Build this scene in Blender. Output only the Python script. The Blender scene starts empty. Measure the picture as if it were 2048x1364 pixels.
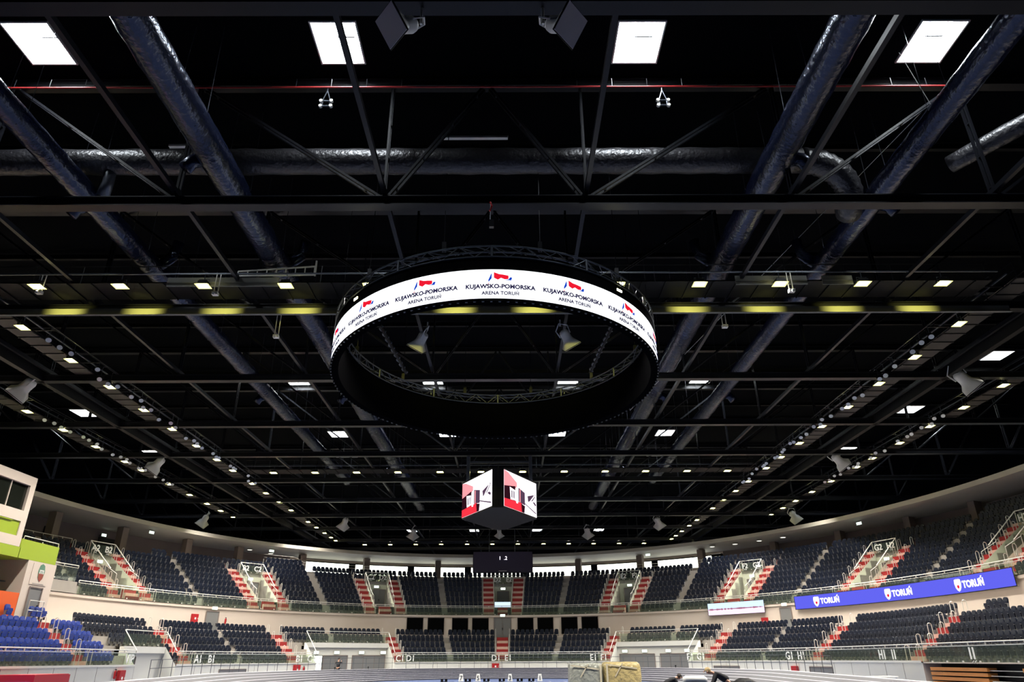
import bpy, bmesh, math, random
import numpy as np
from mathutils import Vector, Matrix, Euler
random.seed(7)
SC = bpy.context.scene
COL = SC.collection
PI = math.pi

# ------------------------------------------------------------------ camera
F, CX, CY = 1400.0, 1024.0, 682.0
PITCH = math.atan2(637.0, F)
YAWR = -math.atan2(-7.0 * math.cos(PITCH), F)
ROLL = math.radians(0.33)
CAMP = Vector((0.87, 0.0, 1.6))
_f = Vector((math.sin(YAWR) * math.cos(PITCH), math.cos(YAWR) * math.cos(PITCH), math.sin(PITCH)))
_r = Vector((math.cos(YAWR), -math.sin(YAWR), 0))
_u = _r.cross(_f)
_c, _s = math.cos(ROLL), math.sin(ROLL)
CR, CU = _c * _r - _s * _u, _s * _r + _c * _u
cam_d = bpy.data.cameras.new('camera'); cam = bpy.data.objects.new('camera', cam_d); COL.objects.link(cam)
cam_d.lens = F / 2048 * 36; cam_d.sensor_width = 36; cam_d.clip_end = 400; cam_d.clip_start = 0.1
cam.matrix_world = Matrix(((CR.x, CU.x, -_f.x, CAMP.x), (CR.y, CU.y, -_f.y, CAMP.y), (CR.z, CU.z, -_f.z, CAMP.z), (0, 0, 0, 1)))
SC.camera = cam

def project(p):
    d = Vector(p) - CAMP; z = d.dot(_f)
    if z < 0.5: return (-9999, -9999, z)
    return (CX + F * d.dot(CR) / z, CY - F * d.dot(CU) / z, z)
def in_view(p, m=60):
    u, v, z = project(p)
    return z > 0.5 and -m < u < 2048 + m and -m < v < 1364 + m

# ------------------------------------------------------------------ world, light levels, exposure
W = bpy.data.worlds.new('world'); SC.world = W; W.use_nodes = True
W.node_tree.nodes['Background'].inputs[0].default_value = (0.02, 0.025, 0.035, 1)
W.node_tree.nodes['Background'].inputs[1].default_value = 0.3
SC.view_settings.view_transform = 'Standard'; SC.view_settings.look = 'None'
SC.view_settings.exposure = 0.0; SC.view_settings.gamma = 1.0; SC.view_settings.use_curve_mapping = False
SC.cycles.max_bounces = 5; SC.cycles.diffuse_bounces = 2; SC.cycles.glossy_bounces = 2
SC.cycles.transparent_max_bounces = 12; SC.cycles.sample_clamp_indirect = 4.0
FLOOD_W = 5200.0          # watts of each floodlight
SCREEN_E = 2.0            # emission of the ring screen
SKY_E = 120.0              # daylight through the roof lights

# ------------------------------------------------------------------ materials
MATS = {}
def mat(name, col, rough=0.6, metal=0.0, spec=0.5, emit=None, es=0.0, noise=0.0, nscale=3.0, bump=0.0, bscale=20.0):
    m = bpy.data.materials.new(name); m.use_nodes = True; nt = m.node_tree
    b = nt.nodes['Principled BSDF']
    b.inputs['Base Color'].default_value = (*col, 1); b.inputs['Roughness'].default_value = rough
    b.inputs['Metallic'].default_value = metal; b.inputs['Specular IOR Level'].default_value = spec
    if emit: b.inputs['Emission Color'].default_value = (*emit, 1); b.inputs['Emission Strength'].default_value = es
    if noise or bump:
        tc = nt.nodes.new('ShaderNodeTexCoord')
        n = nt.nodes.new('ShaderNodeTexNoise'); n.inputs['Scale'].default_value = nscale; n.inputs['Detail'].default_value = 4
        nt.links.new(tc.outputs['Object'], n.inputs['Vector'])
        if noise:
            r = nt.nodes.new('ShaderNodeMapRange'); r.inputs['To Min'].default_value = 1 - noise; r.inputs['To Max'].default_value = 1 + noise
            nt.links.new(n.outputs['Fac'], r.inputs['Value'])
            h = nt.nodes.new('ShaderNodeHueSaturation'); h.inputs['Color'].default_value = (*col, 1)
            nt.links.new(r.outputs[0], h.inputs['Value']); nt.links.new(h.outputs[0], b.inputs['Base Color'])
        if bump:
            n2 = nt.nodes.new('ShaderNodeTexNoise'); n2.inputs['Scale'].default_value = bscale
            nt.links.new(tc.outputs['Object'], n2.inputs['Vector'])
            bp = nt.nodes.new('ShaderNodeBump'); bp.inputs['Strength'].default_value = bump; bp.inputs['Distance'].default_value = 0.1
            nt.links.new(n2.outputs['Fac'], bp.inputs['Height']); nt.links.new(bp.outputs[0], b.inputs['Normal'])
    MATS[name] = m
    return m
def emat(name, col, e):
    m = bpy.data.materials.new(name); m.use_nodes = True; nt = m.node_tree; nt.nodes.clear()
    o = nt.nodes.new('ShaderNodeOutputMaterial'); s = nt.nodes.new('ShaderNodeEmission')
    s.inputs[0].default_value = (*col, 1); s.inputs[1].default_value = e; nt.links.new(s.outputs[0], o.inputs[0])
    MATS[name] = m; return m
def glassmat(name, tint, refl=0.08, dirt=0.06):
    m = bpy.data.materials.new(name); m.use_nodes = True; nt = m.node_tree; nt.nodes.clear()
    o = nt.nodes.new('ShaderNodeOutputMaterial'); t = nt.nodes.new('ShaderNodeBsdfTransparent'); t.inputs[0].default_value = (*tint, 1)
    g = nt.nodes.new('ShaderNodeBsdfGlossy'); g.inputs['Roughness'].default_value = 0.03
    d = nt.nodes.new('ShaderNodeBsdfDiffuse'); d.inputs[0].default_value = (0.55, 0.65, 0.5, 1)
    m1 = nt.nodes.new('ShaderNodeMixShader'); m1.inputs[0].default_value = dirt
    m2 = nt.nodes.new('ShaderNodeMixShader')
    fr = nt.nodes.new('ShaderNodeFresnel'); fr.inputs[0].default_value = 1.5
    nt.links.new(t.outputs[0], m1.inputs[1]); nt.links.new(d.outputs[0], m1.inputs[2])
    nt.links.new(fr.outputs[0], m2.inputs[0]); nt.links.new(m1.outputs[0], m2.inputs[1]); nt.links.new(g.outputs[0], m2.inputs[2])
    nt.links.new(m2.outputs[0], o.inputs[0]); MATS[name] = m; return m

mat('steel', (0.0075, 0.008, 0.0105), 0.36, spec=0.22)
mat('steel_dark', (0.002, 0.0022, 0.0026), 0.6, spec=.2)
mat('alu', (0.10, 0.11, 0.13), 0.35, metal=0.6)
mat('roof', (0.0016, 0.0021, 0.0030), 0.9, spec=.04)
dm = mat('duct', (0.0065, 0.009, 0.026), 0.27, spec=0.75, bump=0.42, bscale=5.0)
dm.node_tree.nodes['Principled BSDF'].inputs['Specular Tint'].default_value = (0.62, 0.72, 1.0, 1)  # foil is black; blue floor reflections are put into its base and tint
mat('catwalk', (0.018, 0.0155, 0.0135), 0.7, noise=0.2)
mat('black', (0.0035, 0.0035, 0.0045), 0.6, spec=.25)
mat('rubber', (0.02, 0.02, 0.022), 0.7)
mat('cream', (0.62, 0.53, 0.46), 0.75, noise=0.05, nscale=0.6)
mat('duct_grey', (0.022, 0.021, 0.024), 0.40, spec=0.7, bump=0.5, bscale=6.0)  # same black foil, base paler for the broad highlight on top
mat('soffit', (0.48, 0.45, 0.39), 0.7, noise=0.06, nscale=0.5)
mat('white_wall', (0.66, 0.65, 0.60), 0.6, noise=0.04, nscale=0.8)
mat('pale_green', (0.56, 0.58, 0.46), 0.65)
mat('mauve', (0.16, 0.13, 0.13), 0.8, noise=0.08, nscale=0.8)
mat('concrete', (0.34, 0.31, 0.28), 0.8, noise=0.1, nscale=1.5)
mat('step_pale', (0.66, 0.46, 0.38), 0.7)
mat('step_red', (0.27, 0.007, 0.008), 0.6)
mat('rail', (0.72, 0.70, 0.64), 0.3, metal=0.25)
mat('seat_navy', (0.003, 0.0065, 0.019), 0.45, spec=0.3)
mat('seat_blue', (0.002, 0.028, 0.26), 0.42, spec=0.5)
mat('seat_leg', (0.16, 0.16, 0.17), 0.45, metal=0.2)
mat('door_grey', (0.17, 0.17, 0.17), 0.6)
mat('column', (0.20, 0.16, 0.145), 0.8)
mat('green', (0.30, 0.40, 0.02), 0.55)
mat('orange', (0.72, 0.10, 0.01), 0.55)
mat('red', (0.36, 0.006, 0.01), 0.45)
mat('red_pipe', (0.40, 0.02, 0.02), 0.45)
mat('tray', (0.16, 0.16, 0.14), 0.6)  # also on the added strip that catches the yellow spill
mat('lining', (0.003, 0.003, 0.0035), 1.0, spec=0.0)
mat('void', (0.001, 0.001, 0.0012), 0.9, spec=.05)
mat('wood', (0.62, 0.24, 0.055), 0.55, noise=0.15, nscale=2.0)
mat('speaker', (0.62, 0.62, 0.60), 0.55)
mat('grille', (0.62, 0.56, 0.56), 0.8)
mat('lens', (0.55, 0.6, 0.66), 0.2, spec=0.8)
mat('letter', (0.85, 0.85, 0.82), 0.5, emit=(1, 1, 0.97), es=0.0)
mat('wrap_grey', (0.30, 0.31, 0.27), 0.25, noise=0.25, nscale=3, bump=0.8, bscale=5)
mat('wrap_tan', (0.48, 0.38, 0.17), 0.28, noise=0.3, nscale=3, bump=0.8, bscale=5)
mat('skin', (0.55, 0.30, 0.20), 0.55)
mat('hair_blond', (0.45, 0.33, 0.16), 0.7)
mat('hair_dark', (0.03, 0.02, 0.015), 0.7)
mat('cloth_black', (0.012, 0.012, 0.016), 0.85)
mat('cloth_blue', (0.04, 0.16, 0.36), 0.85)
mat('cloth_grey', (0.12, 0.12, 0.13), 0.85)
mat('led_off', (0.045, 0.035, 0.075), 0.5)
mat('tape', (0.62, 0.55, 0.40), 0.4)
emat('lamp', (1.0, 0.93, 0.42), 38.0)
emat('halo_glow', (1.0, .96, .34), 1.9)  # emission standing in for the yellow glare around each lamp
emat('ring_led', (0.93, 0.96, 1.0), SCREEN_E)
emat('sky', (0.86, 0.93, 1.0), SKY_E)
emat('ribbon', (0.125, 0.13, 0.86), 1.05)
emat('ribbon_w', (1.0, 0.97, 1.0), 1.3)
emat('logo_red', (0.80, 0.01, 0.03), 1.1)
emat('logo_blue', (0.01, 0.06, 0.55), 1.0)
emat('logo_cyan', (0.10, 0.55, 0.70), 1.0)
emat('text_dark', (0.02, 0.015, 0.06), 1.0)
emat('daylit', (0.93, 0.95, 0.80), 3.8)
emat('exit', (0.80, 1.0, 0.86), 2.2)
emat('led_white', (1.0, 0.94, 1.0), 2.2)
emat('led_pink', (0.95, 0.30, 0.33), 1.3)
emat('led_red', (0.85, 0.03, 0.05), 1.3)
emat('led_darkred', (0.03, 0.006, 0.012), 1.0)
emat('led_grey', (0.10, 0.055, 0.10), 1.0)
emat('pano_sky', (0.62, 0.78, 1.0), 1.3)
emat('pano_water', (0.95, 0.72, 0.90), 1.3)
emat('pano_town', (0.42, 0.16, 0.25), 1.0)
emat('lightpatch', (1.0, 0.96, 0.86), 1.6)
glassmat('glass', (0.66, 0.78, 0.66))
glassmat('win_glass', (0.25, 0.26, 0.25), dirt=0.02)

def track_material():
    m = bpy.data.materials.new('track'); m.use_nodes = True; nt = m.node_tree; b = nt.nodes['Principled BSDF']
    b.inputs['Roughness'].default_value = 0.6
    at = nt.nodes.new('ShaderNodeUVMap'); sp = nt.nodes.new('ShaderNodeSeparateXYZ'); nt.links.new(at.outputs[0], sp.inputs[0])
    fr = nt.nodes.new('ShaderNodeMath'); fr.operation = 'FRACT'; nt.links.new(sp.outputs[1], fr.inputs[0])
    gt = nt.nodes.new('ShaderNodeMath'); gt.operation = 'LESS_THAN'; gt.inputs[1].default_value = 0.17; nt.links.new(fr.outputs[0], gt.inputs[0])
    mx = nt.nodes.new('ShaderNodeMix'); mx.data_type = 'RGBA'
    mx.inputs[6].default_value = (0.014, 0.015, 0.027, 1); mx.inputs[7].default_value = (0.30, 0.30, 0.34, 1)
    nt.links.new(gt.outputs[0], mx.inputs[0]); nt.links.new(mx.outputs[2], b.inputs['Base Color'])
    MATS['track'] = m
track_material()
mat('field', (0.06, 0.085, 0.18), 0.6, noise=0.06)
mat('line', (0.3, 0.3, 0.33), 0.6)

# ------------------------------------------------------------------ mesh helpers
class MB:
    def __init__(s): s.v = []; s.f = []; s.m = []
    def add(s, vs, fs, mi=0):
        o = len(s.v); s.v.extend([tuple(v) for v in vs]); s.f.extend([tuple(i + o for i in f) for f in fs]); s.m.extend([mi] * len(fs)); return s
    def box(s, c, d, rz=0.0, mi=0, M=None):
        x, y, z = d[0] / 2, d[1] / 2, d[2] / 2; ca, sa = math.cos(rz), math.sin(rz); vs = []
        for k in (-z, z):
            for a, b in ((-x, -y), (x, -y), (x, y), (-x, y)):
                p = Vector((a * ca - b * sa, a * sa + b * ca, k))
                if M is not None: p = M @ Vector((a, b, k))
                vs.append((c[0] + p.x, c[1] + p.y, c[2] + p.z))
        return s.add(vs, [(3, 2, 1, 0), (4, 5, 6, 7), (0, 1, 5, 4), (1, 2, 6, 5), (2, 3, 7, 6), (3, 0, 4, 7)], mi)
    def bar(s, p, q, w, h, mi=0, up=(0, 0, 1)):
        p = Vector(p); q = Vector(q); d = (q - p).normalized(); u = Vector(up)
        if abs(d.dot(u)) > 0.98: u = Vector((0, 1, 0))
        a = d.cross(u).normalized(); b = a.cross(d).normalized()
        vs = [e + a * i * w / 2 + b * j * h / 2 for e in (p, q) for i, j in ((-1, -1), (1, -1), (1, 1), (-1, 1))]
        return s.add(vs, [(0, 1, 2, 3), (7, 6, 5, 4), (0, 4, 5, 1), (1, 5, 6, 2), (2, 6, 7, 3), (3, 7, 4, 0)], mi)
    def tube(s, pts, r, n=8, mi=0, closed=False, cap=True):
        pts = [Vector(p) for p in pts]; k = len(pts); rings = []
        for i, p in enumerate(pts):
            a = pts[(i - 1) % k] if (closed or i > 0) else p; b = pts[(i + 1) % k] if (closed or i < k - 1) else p
            d = (b - a).normalized(); u = Vector((0, 0, 1)) if abs(d.z) < 0.95 else Vector((0, 1, 0))
            x = d.cross(u).normalized(); y = x.cross(d).normalized(); rr = r[i] if isinstance(r, (list, tuple)) else r
            rings.append([p + x * math.cos(2 * PI * j / n) * rr + y * math.sin(2 * PI * j / n) * rr for j in range(n)])
        vs = [v for R in rings for v in R]; fs = []
        for i in range(k if closed else k - 1):
            a = i * n; b = ((i + 1) % k) * n
            for j in range(n): fs.append((a + j, a + (j + 1) % n, b + (j + 1) % n, b + j))
        if cap and not closed: fs.append(tuple(range(n - 1, -1, -1))); fs.append(tuple((k - 1) * n + j for j in range(n)))
        return s.add(vs, fs, mi)
    def poly(s, pts, mi=0): return s.add(pts, [tuple(range(len(pts)))], mi)
    def prism(s, outline, f0, f1, mi=0):
        a = [f0(*p) for p in outline]; b = [f1(*p) for p in outline]; n = len(a)
        return s.add(a + b, [tuple(range(n)), tuple(range(2 * n - 1, n - 1, -1))] + [(i, n + i, n + (i + 1) % n, (i + 1) % n) for i in range(n)], mi)
    def disc(s, c, nrm, r, n=16, mi=0):
        nrm = Vector(nrm).normalized(); u = Vector((0, 0, 1)) if abs(nrm.z) < 0.9 else Vector((1, 0, 0)); x = nrm.cross(u).normalized(); y = nrm.cross(x)
        return s.poly([Vector(c) + x * math.cos(2 * PI * i / n) * r + y * math.sin(2 * PI * i / n) * r for i in range(n)], mi)
    def sweep(s, rows, mi=0, mis=None):
        # rows: list of equal-length point lists
        n = len(rows[0]); vs = [p for R in rows for p in R]; o = len(s.v); s.v.extend([tuple(v) for v in vs])
        for i in range(len(rows) - 1):
            for j in range(n - 1):
                s.f.append((o + i * n + j, o + (i + 1) * n + j, o + (i + 1) * n + j + 1, o + i * n + j + 1)); s.m.append(mis[j] if mis else mi)
        return s
    def build(s, name, mats, parent=None, org=None, smooth=False):
        if isinstance(mats, str): mats = [mats]
        if org is None: org = ORG.get(parent.name, Vector((0, 0, 0))) if parent else Vector((0, 0, 0))
        me = bpy.data.meshes.new(name)
        me.from_pydata([(v[0] - org[0], v[1] - org[1], v[2] - org[2]) for v in s.v], [], s.f)
        for m in mats: me.materials.append(MATS[m])
        if len(mats) > 1: me.polygons.foreach_set('material_index', s.m)
        if smooth: me.polygons.foreach_set('use_smooth', [True] * len(me.polygons))
        o = bpy.data.objects.new(name, me); COL.objects.link(o)
        if parent: o.parent = parent; ORG[o.name] = org
        else: ORG[o.name] = Vector((0, 0, 0))
        return o
ORG = {}
def tag(o, label=None, cat=None, group=None, kind=None):
    if label: o['label'] = label
    if cat: o['category'] = cat
    if group: o['group'] = group
    if kind: o['kind'] = kind
    return o
def thing(name, label, cat, loc=(0, 0, 0), group=None):
    o = bpy.data.objects.new(name, None); o.empty_display_size = 0.3; COL.objects.link(o); o.location = loc
    ORG[o.name] = Vector(loc); return tag(o, label, cat, group)
def struct(name, mb, mats, label=None, smooth=False):
    o = mb.build(name, mats, smooth=smooth); o['kind'] = 'structure'
    if label: o['label'] = label
    return o
def copy_tree(o, loc=None, rot=None, label=None, group=None):
    r = o.copy(); COL.objects.link(r)
    if loc is not None: r.location = loc
    if rot is not None: r.rotation_euler = rot
    if label: r['label'] = label
    if group: r['group'] = group
    for ch in list(o.children):
        c = ch.copy(); COL.objects.link(c); c.parent = r
        for g in list(ch.children):
            d = g.copy(); COL.objects.link(d); d.parent = c
    return r
ONES = ['first', 'second', 'third', 'fourth', 'fifth', 'sixth', 'seventh', 'eighth', 'ninth', 'tenth', 'eleventh', 'twelfth', 'thirteenth', 'fourteenth', 'fifteenth', 'sixteenth', 'seventeenth', 'eighteenth', 'nineteenth']
def nth(i):
    if i < 19: return ONES[i]
    t, u = divmod(i + 1, 10)
    tens = {2: 'twent', 3: 'thirt', 4: 'fort', 5: 'fift', 6: 'sixt'}[t]
    return tens + 'ieth' if u == 0 else tens + 'y-' + ONES[u - 1]

FONT = None
def text_mesh(txt, size, depth, fn, mi=0, mb=None, align='CENTER', bold=0.0):
    """letters laid out in a local plane and carried to the world by fn(x, y, d)"""
    c = bpy.data.curves.new('t', 'FONT'); c.body = txt; c.size = size; c.align_x = align; c.resolution_u = 3; c.offset = bold
    o = bpy.data.objects.new('t', c); COL.objects.link(o)
    dg = bpy.context.evaluated_depsgraph_get(); dg.update()
    me = o.evaluated_get(dg).to_mesh()
    bm = bmesh.new(); bm.from_mesh(me); o.evaluated_get(dg).to_mesh_clear()
    bmesh.ops.subdivide_edges(bm, edges=[e for e in bm.edges if e.calc_length() > size * 0.5], cuts=1)
    ext = bmesh.ops.extrude_face_region(bm, geom=bm.faces[:])
    for g in ext['geom']:
        if isinstance(g, bmesh.types.BMVert): g.co.z += depth
    bm.verts.index_update()
    mb = mb or MB()
    mb.add([fn(v.co.x, v.co.y, v.co.z) for v in bm.verts], [tuple(v.index for v in f.verts) for f in bm.faces], mi)
    bm.free(); COL.objects.unlink(o); bpy.data.objects.remove(o); bpy.data.curves.remove(c)
    return mb

# ------------------------------------------------------------------ plan curves of the bowl
def oval(a, Yc, b, pl=2.0, pr=2.0, y0=-2, n=300):
    P = [(-a, y) for y in np.linspace(y0, Yc, 60)[:-1]]
    for th in np.linspace(0, PI, n):
        c = math.cos(th); p = pl if c > 0 else pr
        P.append((-a * math.copysign(abs(c) ** (2 / p), c), Yc + b * abs(math.sin(th)) ** (2 / p)))
    P += [(a, y) for y in np.linspace(Yc, y0, 60)[1:]]
    return np.array(P)
class Curve:
    def __init__(s, pts):
        p = np.array(pts, float); d = np.hypot(*np.diff(p, axis=0).T); keep = np.r_[True, d > 1e-4]; p = p[keep]; s.p = p
        s.s = np.r_[0, np.cumsum(np.hypot(*np.diff(p, axis=0).T))]
        i = int(np.argmax(p[:, 0] >= 0)); s.s = s.s - np.interp(0, p[i - 1:i + 1, 0], s.s[i - 1:i + 1])
        t = np.gradient(p, axis=0)
        for _ in range(6): t[1:-1] = (t[:-2] + t[1:-1] * 2 + t[2:]) / 4
        t /= np.linalg.norm(t, axis=1)[:, None]; s.n = np.c_[-t[:, 1], t[:, 0]]
    def at(s, q, off=0.0):
        x = np.interp(q, s.s, s.p[:, 0]); y = np.interp(q, s.s, s.p[:, 1]); nx = np.interp(q, s.s, s.n[:, 0]); ny = np.interp(q, s.s, s.n[:, 1])
        l = math.hypot(nx, ny); return (x + nx / l * off, y + ny / l * off, nx / l, ny / l)
    def pt(s, q, off, z): a = s.at(q, off); return (a[0], a[1], z)
LC = Curve(oval(24.7, 50, 31.5))
UCV = Curve(oval(32.8, 46, 40.6, 2.08, 2.0))
EC = Curve(oval(38.4, 48, 49.2, 2.3, 1.95))
TC = Curve(oval(19.5, 46, 31.5, 2.5, 2.5))
def steps(a, b, d=0.8):
    n = max(1, int(math.ceil(abs(b - a) / d))); return [a + (b - a) * i / n for i in range(n + 1)]
def strip(mb, cv, s0, s1, prof, mis=None, mi=0, d=0.8, caps=False):
    rows = [[cv.pt(q, o, z) for o, z in prof] for q in steps(s0, s1, d)]
    mb.sweep(rows, mi, mis)
    if caps:
        for R in (rows[0], rows[-1]): mb.poly(R, mi)
def rz_at(cv, q, off=0.0):
    a = cv.at(q, off); return math.atan2(a[3], a[2]) - PI / 2     # local +y points outward

# ================================================================== building shell
ROOFZ = 23.3
SKX = [-40.6, -39.0, -18.0, -16.3, -6.5, -4.85, 5.05, 6.75, 16.4, 18.1, 38.6, 40.2]
SKY = [(18.85, 20.8), (49.6, 51.6), (54.7, 56.5), (62.8, 64.8), (70.1, 72.1), (76.3, 78.2), (130.6, 132.8)]
holes = {(2, 0): 1, (4, 0): 1, (6, 0): 1, (8, 0): 1, (2, 2): 1, (4, 2): 1, (6, 2): 1, (8, 2): 1, (2, 4): 1, (4, 4): 1, (6, 4): 1, (8, 4): 1,
         (10, 1): 1, (0, 3): 1, (10, 3): 1, (0, 5): 1, (10, 5): 1, (2, 6): 1, (4, 6): 1, (6, 6): 1, (8, 6): 1}
xs = [-52.0] + SKX + [52.0]; ys = [-12.0]
for a, b in SKY: ys += [a, b]
ys.append(140.0)
roof = MB()
for i in range(len(xs) - 1):
    for j in range(len(ys) - 1):
        if i % 2 == 1 and j % 2 == 1 and (i - 1, (j - 1) // 2) in holes: continue
        roof.poly([(xs[i], ys[j], ROOFZ), (xs[i], ys[j + 1], ROOFZ), (xs[i + 1], ys[j + 1], ROOFZ), (xs[i + 1], ys[j], ROOFZ)])
struct('ceiling', roof, 'roof')
names = {0: 'near the left edge of the roof', 2: 'second in from the left', 4: 'just left of the centre line', 6: 'just right of the centre line', 8: 'second in from the right', 10: 'near the right edge of the roof'}
wn = 0
for (i, j) in holes:
    x0, x1 = SKX[i], SKX[i + 1]; y0, y1 = SKY[j]; wn += 1; zt = ROOFZ + 0.75; g = 0.16
    fr = MB(); r0 = [(x0, y0), (x1, y0), (x1, y1), (x0, y1), (x0, y0)]
    r1 = [(x0 + g, y0 + g), (x1 - g, y0 + g), (x1 - g, y1 - g), (x0 + g, y1 - g), (x0 + g, y0 + g)]
    fr.sweep([[(x, y, ROOFZ - 0.03) for x, y in r0], [(x, y, zt) for x, y in r1]])
    for (a, b) in ((x0, x0 - 0.06), (x1, x1 + 0.06)): fr.box(((a + b) / 2, (y0 + y1) / 2, ROOFZ - 0.03), (0.06, y1 - y0, 0.08))
    for (a, b) in ((y0, y0 - 0.06), (y1, y1 + 0.06)): fr.box(((x0 + x1) / 2, (a + b) / 2, ROOFZ - 0.03), (x1 - x0 + 0.12, 0.06, 0.08))
    w = struct('window_%d' % wn, fr, 'white_wall')
    p = MB(); p.poly([(x0 + g, y0 + g, zt), (x0 + g, y1 - g, zt), (x1 - g, y1 - g, zt), (x1 - g, y0 + g, zt)]); p.build('pane', 'sky', w)
    b = MB(); b.bar((x0 + 0.75 * (x1 - x0) * 0.6, y0 + 0.55 * (y1 - y0), zt - 0.35), (x1 - 0.25, y0 + 0.55 * (y1 - y0), zt - 0.35), 0.06, 0.05); b.build('opener_bar', 'steel', w)

wl = MB()
wl.poly([(-52, -12, -0.3), (-52, 140, -0.3), (-52, 140, ROOFZ), (-52, -12, ROOFZ)]); struct('wall_left', wl, 'roof')
wl = MB(); wl.poly([(52, -12, -0.3), (52, -12, ROOFZ), (52, 140, ROOFZ), (52, 140, -0.3)]); struct('wall_right', wl, 'roof')
wl = MB(); wl.poly([(-52, 140, -0.3), (52, 140, -0.3), (52, 140, ROOFZ), (-52, 140, ROOFZ)]); struct('wall_far', wl, 'roof')
wl = MB(); wl.poly([(-52, -12, -0.3), (-52, -12, ROOFZ), (52, -12, ROOFZ), (52, -12, -0.3)]); struct('wall_near', wl, 'roof')
fl = MB(); fl.poly([(-52, -12, 0), (52, -12, 0), (52, 140, 0), (-52, 140, 0)]); struct('floor', fl, 'field')

# banked running track
def bank(q):
    a = abs(q); return 0.85 if a < 36 else 0.85 - 0.35 * min(1, (a - 36) / 25)
tr = MB(); qs = steps(-74, 74, 0.8); NL = 7; uv = []
TO = [TC.at(q) for q in qs]
for q in qs:
    zb = bank(q)
    R = []
    for k in range(NL * 2 + 1):
        t = k / (NL * 2); off = -7.0 * t
        R.append((*TC.at(q, off)[:2], 0.02 + (zb - 0.02) * (1 - t) ** 1.15))
    uv.append(R)
tr.sweep(uv)
to = struct('floor_track', tr, 'track')
ul = to.data.uv_layers.new(name='UVMap'); n = NL * 2 + 1
for l in to.data.loops:
    i = l.vertex_index; ul.data[l.index].uv = ((i // n) * 0.8, (i % n) / 2.0 * 1.0)
tb = MB(); strip(tb, TC, -74, 74, [(0.0, 0.85), (0.12, 0.85), (0.12, 0.0)])
for i in range(len(tb.v)):
    v = tb.v[i]
rows = [[(*TC.at(q, 0)[:2], bank(q)), (*TC.at(q, 0.12)[:2], bank(q)), (*TC.at(q, 0.12)[:2], 0.0)] for q in qs]
tb = MB(); tb.sweep(rows); struct('trim_track_edge', tb, 'white_wall')
# straight lanes on the flat infield
ln = MB()
for i in range(9): ln.box((-4.4 + 1.2 * i, 30, 0.006), (0.05, 66, 0.006))
ln.box((0.4, 62.2, 0.006), (9.65, 0.05, 0.006)); ln.box((0.4, 58.5, 0.007), (12, 0.3, 0.008))
struct('trim_lane_lines', ln, 'line')

# ------------------------------------------------------------------ lower bowl
LZ, LR, LT = 1.35, 0.62, 0.85
def lrow(k): return LZ + LR * k
PORT = [(-41.9, -36.9), (-20.3, -11.5), (11.62, 20.6)]
def nrows_l(q): return 4 if (q < -44.1 or q > 49) else 5
def lower_prof(k0, k1, endoff=6.0):
    P = []
    for k in range(k0, k1):
        a = 0 if k == 0 else LT * k - 0.05
        if k == k0 and k > 0: P.append((a, lrow(k) - 0.3))
        P.append((a, lrow(k))); P.append((LT * (k + 1) - 0.05, lrow(k)))
    return P
def terrace_l(a, b, k0, k1, tail):
    mb = MB(); prof = lower_prof(k0, k1)
    e = prof[-1][0]
    if k1 < 5: prof += [(e, lrow(k1)), (tail, lrow(k1))]
    else: prof += [(tail, lrow(k1 - 1))]
    strip(mb, LC, a, b, prof)
    return mb
ranges = [(-60, -44.1, 0, 4), (-44.1, -41.9, 0, 5), (-41.9, -36.9, 2, 5), (-36.9, -20.3, 0, 5), (-20.3, -11.5, 3, 5), (-11.5, 11.62, 0, 5), (11.62, 20.6, 3, 5), (20.6, 49, 0, 5), (49, 66, 0, 4)]
tm = MB()
for a, b, k0, k1 in ranges:
    tail = 5.6 if abs(a + b) / 2 < 30 else 9.5
    m = terrace_l(a, b, k0, k1, tail); tm.add(m.v, m.f)
struct('floor_lower_terrace', tm, 'concrete')
# front wall under the lower glass
fw = MB()
for a, b in [(-60, -41.9), (-36.9, -20.3), (-11.5, 11.62), (20.6, 49.8)]:
    strip(fw, LC, a, b, [(0, 0), (0, 1.3), (-0.06, 1.3), (-0.06, 1.42), (0.1, 1.42)])
struct('wall_front_lower', fw, 'white_wall')
seam = MB()
for a, b in [(-60, -41.9), (-36.9, -20.3), (-11.5, 11.62), (20.6, 49.8)]:
    for q in steps(a, b, 2.4)[1:-1]: seam.bar(LC.pt(q, -0.004, 0.02), LC.pt(q, -0.004, 1.29), 0.02, 0.012)
struct('trim_wall_seams', seam, 'column')
# portals through the lower bowl
dn = [0]
def door(pts, m='door_grey', handle=True, frame=True, split=1):
    """pts: four corners (bl, br, tr, tl) on the wall face"""
    dn[0] += 1; bl, br, trr, tl = [Vector(p) for p in pts]; w = br - bl; nrm = w.cross(tl - bl).normalized()
    if nrm.dot(Vector((0, 40, 2)) - bl) < 0: nrm = -nrm
    mb = MB(); mb.add([p + nrm * 0.02 for p in (bl, br, trr, tl)] + [p - nrm * 0.05 for p in (bl, br, trr, tl)], [(0, 1, 2, 3), (0, 4, 5, 1), (1, 5, 6, 2), (2, 6, 7, 3), (3, 7, 4, 0)])
    d = struct('door_%d' % dn[0], mb, m)
    if frame:
        f = MB(); f.bar(bl + nrm * .03, tl + nrm * .03, .07, .07); f.bar(br + nrm * .03, trr + nrm * .03, .07, .07); f.bar(tl + nrm * .03, trr + nrm * .03, .07, .07)
        for i in range(1, split): a = bl + w * i / split; f.bar(a + nrm * .03, a + (tl - bl) + nrm * .03, .03, .03)
        f.build('frame', 'column' if m == 'door_grey' else 'alu', d)
    if handle:
        h = MB(); c = bl + w * (0.5 if split > 1 else 0.88) + (tl - bl) * 0.48 + nrm * 0.07; h.box(c, (0.14, 0.06, 0.05)); h.box(c - Vector((0, 0, .1)), (.05, .05, .2)); h.build('handle', 'steel', d)
    return d
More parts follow.
